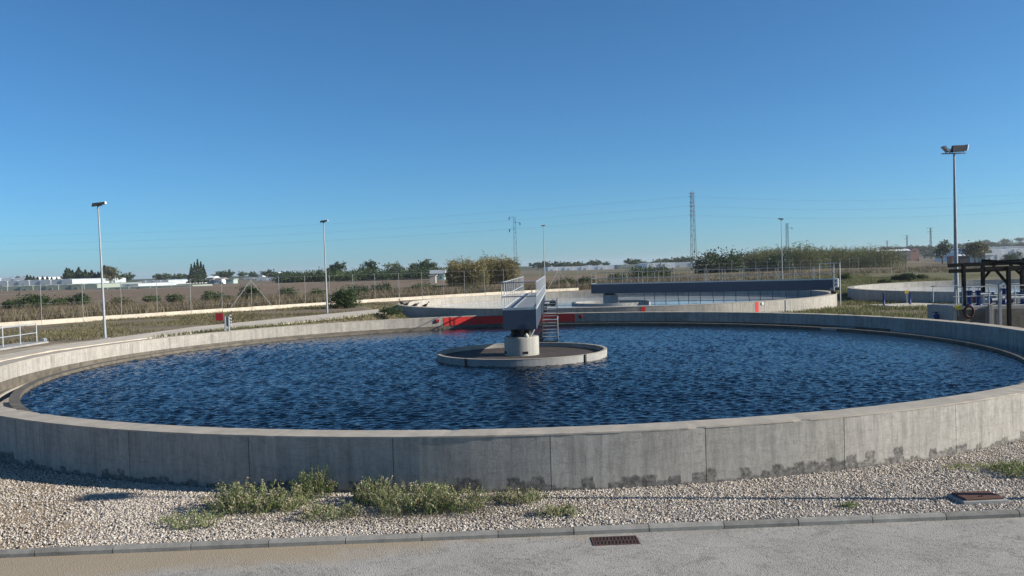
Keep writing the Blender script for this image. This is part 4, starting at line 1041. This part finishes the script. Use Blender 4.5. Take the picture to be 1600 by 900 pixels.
# ------------------------------------------------------------------ reed stands
REED = LEAF['reed']
def reeds(px0, px1, Y0, Y1, h, n, label, prof=None):
    P = []; 
    a = gp(px0, Y0); b = gp(px1, Y0)
    x = rng.uniform(a.x, b.x, n); y = Y0 + (Y1 - Y0) * rng.uniform(0, 1, n)
    # clumps of different height
    hc = 1 + .26 * vn(x, y, .5, int(px0)) + .18 * vn(x, y, 1.5, int(px0) + 1)
    ed = np.minimum((x - a.x), (b.x - x)) / (b.x - a.x); hc *= .62 + .38 * ss(0, .10, ed)
    P = np.stack([x, y, hgt(x, y)], -1)
    k = len(P); an = rng.uniform(0, 6.28, k); H = h * hc * np.where(rng.uniform(0, 1, k) > .96, rng.uniform(1.05, 1.22, k), rng.uniform(.68, 1.05, k))
    V = []; F = []
    side = np.stack([np.cos(an), np.sin(an), 0 * an], -1); ln = np.stack([rng.normal(0, .10, k) * H, rng.normal(0, .10, k) * H, 0 * H], -1); up_ = np.stack([0 * H, 0 * H, H], -1)
    w = .07
    # stalk with drooping leaves: every leaf a separate triangle
    tri = [np.stack([P - side * w / 2, P + side * w / 2, P + up_ + ln], 1)]
    for j in range(9):
        t = rng.uniform(.25, 1.0, (k, 1)); p = P + up_ * t + ln * t; d = rng.normal(size=(k, 3)) * np.array([1, 1, .5]); d[:, 2] += .35
        d /= np.linalg.norm(d, axis=1)[:, None]; l = rng.uniform(.45, .95, (k, 1)) * h / 5.
        q = np.cross(d, rng.normal(size=(k, 3))); q /= np.linalg.norm(q, axis=1)[:, None]
        tri.append(np.stack([p - q * .07, p + q * .07, p + d * l], 1))
    T = np.concatenate(tri).reshape(-1, 3)
    o = link('reed_stand', np_mesh('reed_stand', T, np.arange(len(T)).reshape(-1, 3), REED))
    tag(o, label, 'reeds', None, 'stuff')
reeds(697, 762, 160, 172, 4.5, 1500, 'tall olive and straw reeds left of the lattice mast')
reeds(745, 808, 164, 178, 4.9, 1500, 'straw coloured reeds behind the walkway bridge rail')
reeds(1150, 1205, 262, 278, 4.6, 900, 'pale reeds between the two dark thickets')
REED = LEAF['reed_green']
reeds(1192, 1300, 250, 285, 6.4, 2600, 'tall reeds behind the small lattice mast on the right')
reeds(1285, 1425, 265, 300, 6.2, 2800, 'long row of reeds in front of the brick warehouse')
bush(gp(1128, 240), 15, 6.0, 6000, .32, LEAF['dark'], 'dark green thicket right of the tall pylon', 'thicket', None, 'thicket')
bush(gp(1218, 246), 9, 5.4, 3000, .32, LEAF['dark'], 'dark thicket at the foot of the small lattice mast', 'thicket', None, 'thicket')

# ------------------------------------------------------------------ trees far away
orch = 'low dark orchard tree in the far green row left of the reeds'
src = [bush(gp(470, 340), 10, 3.3, 1500, .34, LEAF[m_], orch, 'tree', 'orchard row', 'orchard_tree') for m_ in ('dark', 'mid', 'dark')]
first = True
for k in range(34):
    px_ = 446 + k * 7.2; Yd = rng.uniform(318, 352)
    if k < 3: o = src[k]; o.location = gp(px_, Yd)
    else: put(src[k % 3], gp(px_, Yd), (1., 1., rng.uniform(.8, 1.25)), rng.uniform(0, 6.28))
tree(gp(529, 380), 7, 9.0, 1600, .36, LEAF['dark'], 'dark tree just right of the lamp post above the orchard row', 'far trees')
tree(gp(515, 385), 5, 6.0, 900, .36, LEAF['dark'], 'smaller dark tree half behind the lamp post', 'far trees')
tree(gp(569, 372), 6, 7.4, 1200, .36, LEAF['dark'], 'lower of two dark trees in the middle of the orchard row', 'far trees')
tree(gp(582, 374), 7, 9.2, 1500, .36, LEAF['dark'], 'taller dark tree in the middle of the orchard row', 'far trees')
tree(gp(652, 360), 9, 7.6, 1500, .36, LEAF['dark'], 'broad dark tree at the right end of the orchard row', 'far trees')
tree(gp(664, 352), 9, 8.0, 1500, .36, LEAF['dark'], 'dark tree beside the white shed at the orchard end', 'far trees')
tree(gp(618, 520), 14, 9, 900, .55, LEAF['mid'], 'hazy flat topped tree far behind the orchard row', 'far trees')
# cypress clump and conifer rows on the left
for k, (px_, h) in enumerate(((299, 9.2), (304, 10.2), (309, 11.6), (314, 10.4), (318, 9.0))):
    tree(gp(px_, 395 + k * 3), 4.6, h, 900, .34, LEAF['conifer'], 'dark cypress in the small isolated clump', 'cypress clump', 'cone', 'cypress')
cs = tree(gp(110, 520), 9, 8, 900, .5, LEAF['conifer'], 'dark conifer in the row along the far greenhouses', 'conifer row', 'cone', 'conifer')
for k, px_ in enumerate((42, 47, 52, 58, 66, 73, 80, 88, 104, 108, 113, 118, 123, 128, 133, 138, 143, 148, 153, 158, 163, 167)):
    s = rng.uniform(.75, 1.15) * (1.25 if px_ > 100 else .9)
    put(cs, gp(px_, 500 + rng.uniform(-12, 12)), s, rng.uniform(0, 6.28))
tree(gp(172, 470), 11, 11, 1500, .5, LEAF['olive'], 'round olive green tree at the end of the conifer row', 'far trees')
rt = tree(gp(195, 640), 13, 7.5, 500, .8, LEAF['dark'], 'dark tree in the distant line along the horizon', 'horizon trees')
for k in range(46):
    px_ = rng.uniform(180, 470) if k < 20 else (rng.uniform(840, 1075) if k < 38 else rng.uniform(0, 40))
    put(rt, gp(px_, rng.uniform(620, 900)), (rng.uniform(.6, 1.5), rng.uniform(.6, 1.5), rng.uniform(.5, 1.0)), rng.uniform(0, 6.28))
for k in range(12):
    px_ = 735 + k * 6; put(rt, gp(px_, 820 + rng.uniform(-30, 30)), (1., 1., rng.uniform(.6, 1.1)), rng.uniform(0, 6.28))
ht = tree(gp(1450, 900), 16, 9, 500, .9, LEAF['dark'], 'dark tree on the low hill behind the right hand fields', 'hill trees')
for k in range(44):
    px_ = rng.uniform(1380, 1620); put(ht, gp(px_, rng.uniform(640, 1500)), (rng.uniform(.6, 1.6), rng.uniform(.6, 1.6), rng.uniform(.45, .95)), rng.uniform(0, 6.28))
tree(gp(1473, 330), 8, 9, 1400, .34, LEAF['dark'], 'dark tree left of the tall floodlight mast', 'far trees')
tree(gp(1524, 300), 10, 8.5, 1800, .32, LEAF['olive'], 'grey green tree right of the tall floodlight mast', 'far trees')
tree(gp(1531, 304), 8, 6.5, 1200, .32, LEAF['olive'], 'lower grey green tree in front of the greenhouses', 'far trees')

# ------------------------------------------------------------------ greenhouses and buildings
def greenhouse(px0, px1, Yd, zt_, depth, mat, label, spans=4, skew=0.):
    a = gp(px0, Yd); b = gp(px1, Yd); w = b.x - a.x; z0 = min(a.z, b.z) - .3
    r = empty('greenhouse', (a.x, Yd, z0), 0, label, 'greenhouse', 'plastic greenhouses in the distance')
    H = zt_ - z0; eave = H * .90; sw = w / spans; sm_ = MB()
    n = 6
    prof = [(0, 0), (0, eave)] + [(sw * .5 - sw * .5 * math.cos(math.pi * i / n), eave + (H - eave) * math.sin(math.pi * i / n)) for i in range(1, n)] + [(sw, eave), (sw, 0)]
    k = len(prof); P = [(x, y + 0, z) for y in (0, depth) for x, z in prof]
    sm_.add(P, [(i, i + 1, i + 1 + k, i + k) for i in range(k - 1)] + [tuple(range(k)), tuple(range(2 * k - 1, k - 1, -1))])
    me_ = sm_.mesh('span', mat)
    for s in range(spans): link('span', me_, r, (s * sw, s * skew + (s % 2) * .3, (s % 3) * .02))
    dm_ = MB().box((0, 0, 0), (sw * .12, .12, eave * .6)).mesh('door', M['net'])
    for s in range(0, spans, 2): link('door', dm_, r, (s * sw + sw * .5, s * skew - .1, eave * .3))
    return r
def topz(px_, py_, Yd): return at(px_, py_, Yd).z
greenhouse(-40, 112, 430, topz(50, 437.5, 430), 60, M['plastic'], 'long pale greenhouse below the conifer row at the left edge', 9)
greenhouse(-60, 60, 620, topz(20, 434, 620), 60, M['film_white'], 'white greenhouse roof on the horizon at the left edge', 6)
greenhouse(-50, 150, 330, topz(60, 446, 330), 40, M['net'], 'low greenhouse of greenish film in front at the left', 10)
greenhouse(112, 215, 350, topz(160, 444.5, 350), 40, M['plastic'], 'low pale greenhouse behind the tall lamp post', 7)
greenhouse(215, 262, 420, topz(240, 438, 420), 60, M['plastic'], 'pale greenhouse left of the cypress clump', 4)
greenhouse(150, 300, 300, topz(230, 447.5, 300), 20, M['net'], 'low green netting tunnel in front of the cypress clump', 9)
greenhouse(262, 298, 480, topz(280, 436, 480), 60, M['plastic'], 'grey greenhouse touching the cypress clump', 3)
greenhouse(380, 445, 700, topz(410, 433, 700), 60, M['plastic'], 'distant flat grey greenhouse before the white village', 4)
greenhouse(400, 450, 520, topz(420, 434.5, 520), 40, M['plastic'], 'grey greenhouse left of the orchard row', 3)
greenhouse(856, 960, 620, topz(900, 416, 620), 40, M['film_white'], 'thin white greenhouse line behind the lamp post', 8)
greenhouse(970, 1010, 640, topz(990, 413, 640), 50, M['net'], 'dark greenhouse between the two white ones', 3)
greenhouse(1011, 1055, 560, topz(1030, 410.5, 560), 40, M['film_white'], 'bright white greenhouse left of the tall pylon', 4)
greenhouse(1055, 1092, 600, topz(1070, 409.5, 600), 40, M['plastic'], 'pale greenhouse behind the tall pylon', 3)
greenhouse(1548, 1640, 380, topz(1580, 388.5, 380), 50, M['film_white'], 'bright white greenhouse at the right edge', 5)
greenhouse(1536, 1660, 470, topz(1570, 385, 470), 50, M['plastic'], 'pale greenhouse behind the bright one at the right edge', 7)

def house(px0, px1, Yd, ytop, yroof, depth, wall, roof, label, name='house', ridge=0, win=0, flat=False):
    a = gp(px0, Yd); b = gp(px1, Yd); w = b.x - a.x; z0 = a.z - .3; H = topz((px0 + px1) / 2, ytop, Yd) - z0; Rf = topz((px0 + px1) / 2, yroof, Yd) - z0
    r = empty(name, (a.x, Yd, z0), 0, label, 'building', 'farm buildings in the distance')
    MB().box((w / 2, depth / 2, H / 2), (w, depth, H)).build('wall', wall, r)
    if flat: MB().box((w / 2, depth / 2, (H + Rf) / 2), (w + .6, depth + .6, Rf - H)).build('roof', roof, r)
    else:
        P = [(-.3, -.4, H), (w + .3, -.4, H), (w + .3, depth + .4, H), (-.3, depth + .4, H), (-.3, depth / 2, Rf), (w + .3, depth / 2, Rf)]
        MB().add(P, [(0, 1, 5, 4), (2, 3, 4, 5), (1, 2, 5), (3, 0, 4), (3, 2, 1, 0)]).build('roof', roof, r)
    for k in range(win):
        x_ = w * (k + .5) / win; MB().box((x_, -.02, H * .5), (w * .10, .1, H * .28)).build('window', M['dark_open'], r)
    return r
# brick gabled warehouse with its white roof
Yw = 520; a = gp(1368, Yw); b = gp(1423, Yw); c_ = gp(1436.5, Yw)
z0 = a.z - .5; He = topz(1423, 391.5, Yw) - z0; Hr = topz(1430, 387.6, Yw) - z0
wh = empty('warehouse', (a.x, Yw, z0), 0, 'long warehouse with white roof and pink brick gable behind the reeds', 'building')
w1 = b.x - a.x; w2 = c_.x - a.x
MB().box((w1 / 2, 3, He / 2), (w1, 6, He)).build('wall', M['grey_wall'], wh)
gm = MB(); gx_ = (w1 + w2) / 2
gm.add([(w1, -.05, 0), (w2, -.05, 0), (w2, -.05, He), (gx_, -.05, Hr), (w1, -.05, He), (w1, 6, 0), (w2, 6, 0), (w2, 6, He), (gx_, 6, Hr), (w1, 6, He)], [(0, 1, 2, 3, 4), (9, 8, 7, 6, 5), (1, 6, 7, 2), (2, 7, 8, 3), (3, 8, 9, 4), (4, 9, 5, 0)])
gm.build('gable', M['brick'], wh)
MB().add([(-.5, -.6, He), (w1 - .02, -.6, He), (w1 - .02, 6.4, He), (-.5, 6.4, He), (-.5, 3, Hr - .4), (w1 - .02, 3, Hr - .4)], [(0, 1, 5, 4), (2, 3, 4, 5), (1, 2, 5), (3, 0, 4), (3, 2, 1, 0)]).build('roof', M['white_roof'], wh)
MB().box((gx_, -.1, He * .95), (w2 - w1 - 3.8, .12, .55)).build('window', M['dark_open'], wh)
for k in range(5): MB().box((w1 * (.14 + .18 * k), -.05, He * .55), (1.4, .2, 1.3)).build('window', M['dark_open'], wh)
house(673, 694, 255, 427.5, 421.8, 7, M['pale_green'], M['white_roof'], 'small white roofed shed between the orchard row and the reeds', 'shed', 0, 2, True)
house(671, 680, 215, 431, 429.8, 2.5, M['cream_wall'], M['cream_wall'], 'ruined cream wall in front of the white roofed shed', 'ruin', 0, 0, True)
house(323, 333, 385, 434, 431.5, 8, M['cream_wall'], M['white_roof'], 'pale farmhouse next to the cypress clump', 'farmhouse', 0, 2)
house(334, 346, 380, 436, 433.8, 8, M['white'], M['grey_wall'], 'low white farm building right of the pale farmhouse', 'farmhouse', 0, 3)
house(352, 364, 375, 437, 435.8, 6, M['pale_green'], M['pale_green'], 'small green shed right of the white farm building', 'shed', 0, 0, True)
for k, (px0, px1, y0_, lab) in enumerate(((403, 410, 428.5, 'white village house farthest left on the skyline'), (424, 434, 426.0, 'largest white village house on the skyline'), (436, 442, 429.0, 'low white village house left of the orchard row'), (265, 270, 436., 'small white house on the skyline left of the cypresses'), (176, 182, 435.5, 'white house by the round olive tree'))):
    house(px0, px1, 760, y0_ + 1.3, y0_, 9, M['white'], M['white_roof'], lab, 'village_house', 0, 2, True)
house(1540, 1553, 300, 398.5, 395.6, 10, M['white'], M['white_roof'], 'small bright white shed in front of the right hand greenhouses', 'shed', 0, 1, True)
house(1488, 1494.5, 330, 402, 400.5, 4, M['brick'], M['dark_red'], 'tiny pink hut behind the floodlight mast', 'hut', 0, 1, True)
house(1500, 1518, 330, 399.6, 397.3, 8, M['dark_open'], M['white_roof'], 'open shed with pale sloping roof right of the mast', 'shed', 0, 0)

# ------------------------------------------------------------------ pylons and wires
def lattice(loc, H, wb, wt_, nseg, r_, label, mat=None, arms=(), name='lattice_mast', rz=0.):
    mat = mat or M['pylon']
    r = empty(name, loc, rz, label, 'pylon', 'pylons and lattice masts')
    w = lambda t: (wb + (wt_ - wb) * t) / 2
    for sx_ in (-1, 1):
        for sy_ in (-1, 1):
            MB().beam((sx_ * w(0), sy_ * w(0), -.3), (sx_ * w(1), sy_ * w(1), H), r_ * 2, r_ * 2).build('leg', mat, r)
    br = MB()
    for k in range(nseg):
        t0, t1_ = k / nseg, (k + 1) / nseg; z0, z1 = H * t0, H * t1_; a, b = w(t0), w(t1_)
        for s in (-1, 1):
            e = (1 if k % 2 else -1)
            br.beam((-a * e, s * a, z0), (b * e, s * b, z1), r_, r_); br.beam((s * a, -a * e, z0), (s * b, b * e, z1), r_, r_)
            br.beam((-a, s * a, z0), (a, s * a, z0), r_, r_); br.beam((s * a, -a, z0), (s * a, a, z0), r_, r_)
    br.build('bracing', mat, r)
    for (z, x0, x1, drop) in arms:
        a_ = MB().beam((x0, 0, z), (x1, 0, z), r_ * 2, r_ * 2).build('cross_arm', mat, r)
        if drop:
            e = x1 if abs(x1) > abs(x0) else x0
            MB().tube((e, 0, z), (e, 0, z - drop), .09, 6).build('insulator', M['black_metal'], a_)
    return r
Yp = 420.; p = gp(1081.5, Yp); pt_ = at(1080, 300, Yp)
HP = pt_.z - p.z
py_ = lattice((pt_.x + .4, Yp, p.z), HP, 2.4, 1.2, 16, .07, 'tallest lattice pylon standing left of the dark thicket', None, [(HP - 2.2, -1.6, 1.6, 0), (HP - 6.8, -1.6, 1.6, 0), (HP - 11.3, -1.6, 1.6, 0)], 'pylon', .2)
MB().tube((0, 0, HP), (0, 0, HP + 2.2), .12, 6, .03).build('spike', M['galv_dark'], py_)
for z_ in (HP - .6, HP - 2.2, HP - 5, HP - 6.8, HP - 9.3, HP - 11.3): MB().box((0, 0, z_), (1.9, 1.9, .35)).build('cage_ring', M['galv_dark'], py_)
p = gp(806, 156); top = at(803.5, 339, 156); H1 = top.z - p.z
lattice((p.x, 156, p.z), H1,   .62, .34, 13, .022, 'lattice mast with three side arms behind the straw reeds', None, [(H1, -.95, .1, .5), (H1 - 1.05, -.1, 1.0, .5), (H1 - 2.2, -.95, .1, .55)])
p = gp(1231, 236); top = at(1229, 349, 236); H2 = top.z - p.z
lattice((p.x, 236, p.z), H2, .85, .45, 12, .028, 'lattice mast with one arm beside a lamp post', None, [(H2 - 1.2, -.2, 1.4, .5), (H2 - .1, -.2, .8, 0)])
for px_, ty, Yd, lab in ((1455, 356, 620, 'nearest of three small distant pylons on the right'), (1418, 367.5, 760, 'middle of three small distant pylons on the right'), (1387, 376, 900, 'farthest of three small distant pylons on the right')):
    p = gp(px_, Yd); top = at(px_, ty, Yd); Hh = top.z - p.z
    lattice((p.x, Yd, p.z), Hh, 1.3, .6, 8, .07, lab, None, [(Hh, -2.6, 2.6, .8), (Hh - 2.6, -2.2, 2.2, .8)])
def wire(a, b, sag, r_, label, n=28):
    pts = []
    for i in range(n + 1):
        t = i / n; q = Vector(a).lerp(Vector(b), t); q.z -= 4 * sag * t * (1 - t); pts.append(q)
    tag(MB().path(pts, r_, 5).build('power_line', M['cable']), label, 'power line', 'overhead power lines')
for k, (dz, yl, yr) in enumerate(((2.2, 372, 316), (6.8, 383, 328), (11.3, 394, 341))):
    s = ('top', 'middle', 'bottom')[k]
    A = Vector((pt_.x - 1.2, Yp, gp(1081.5, Yp).z + HP - dz))
    wire(at(-260, yl - 4, 620), A, 7.0, .022, s + ' wire of the line running from the tall pylon to the left')
    wire(A + Vector((2.4, 0, 0)), at(1900, yr - 40, 330), 5.0, .018, s + ' wire of the line running from the tall pylon to the right')

# ------------------------------------------------------------------ air
hz_m = bpy.data.materials.new('thin_haze'); hz_m.use_nodes = True; t = hz_m.node_tree; t.nodes.clear()
pv = t.nodes.new('ShaderNodeVolumePrincipled'); pv.inputs['Color'].default_value = (.86, .92, 1., 1); pv.inputs['Density'].default_value = .00013; pv.inputs['Anisotropy'].default_value = .2
mo = t.nodes.new('ShaderNodeOutputMaterial'); t.links.new(pv.outputs[0], mo.inputs['Volume'])
tag(MB().box((0, 3350, 22.), (10400, 7300, 50)).build('haze', hz_m), 'thin pale haze over the plain', 'haze', None, 'stuff')
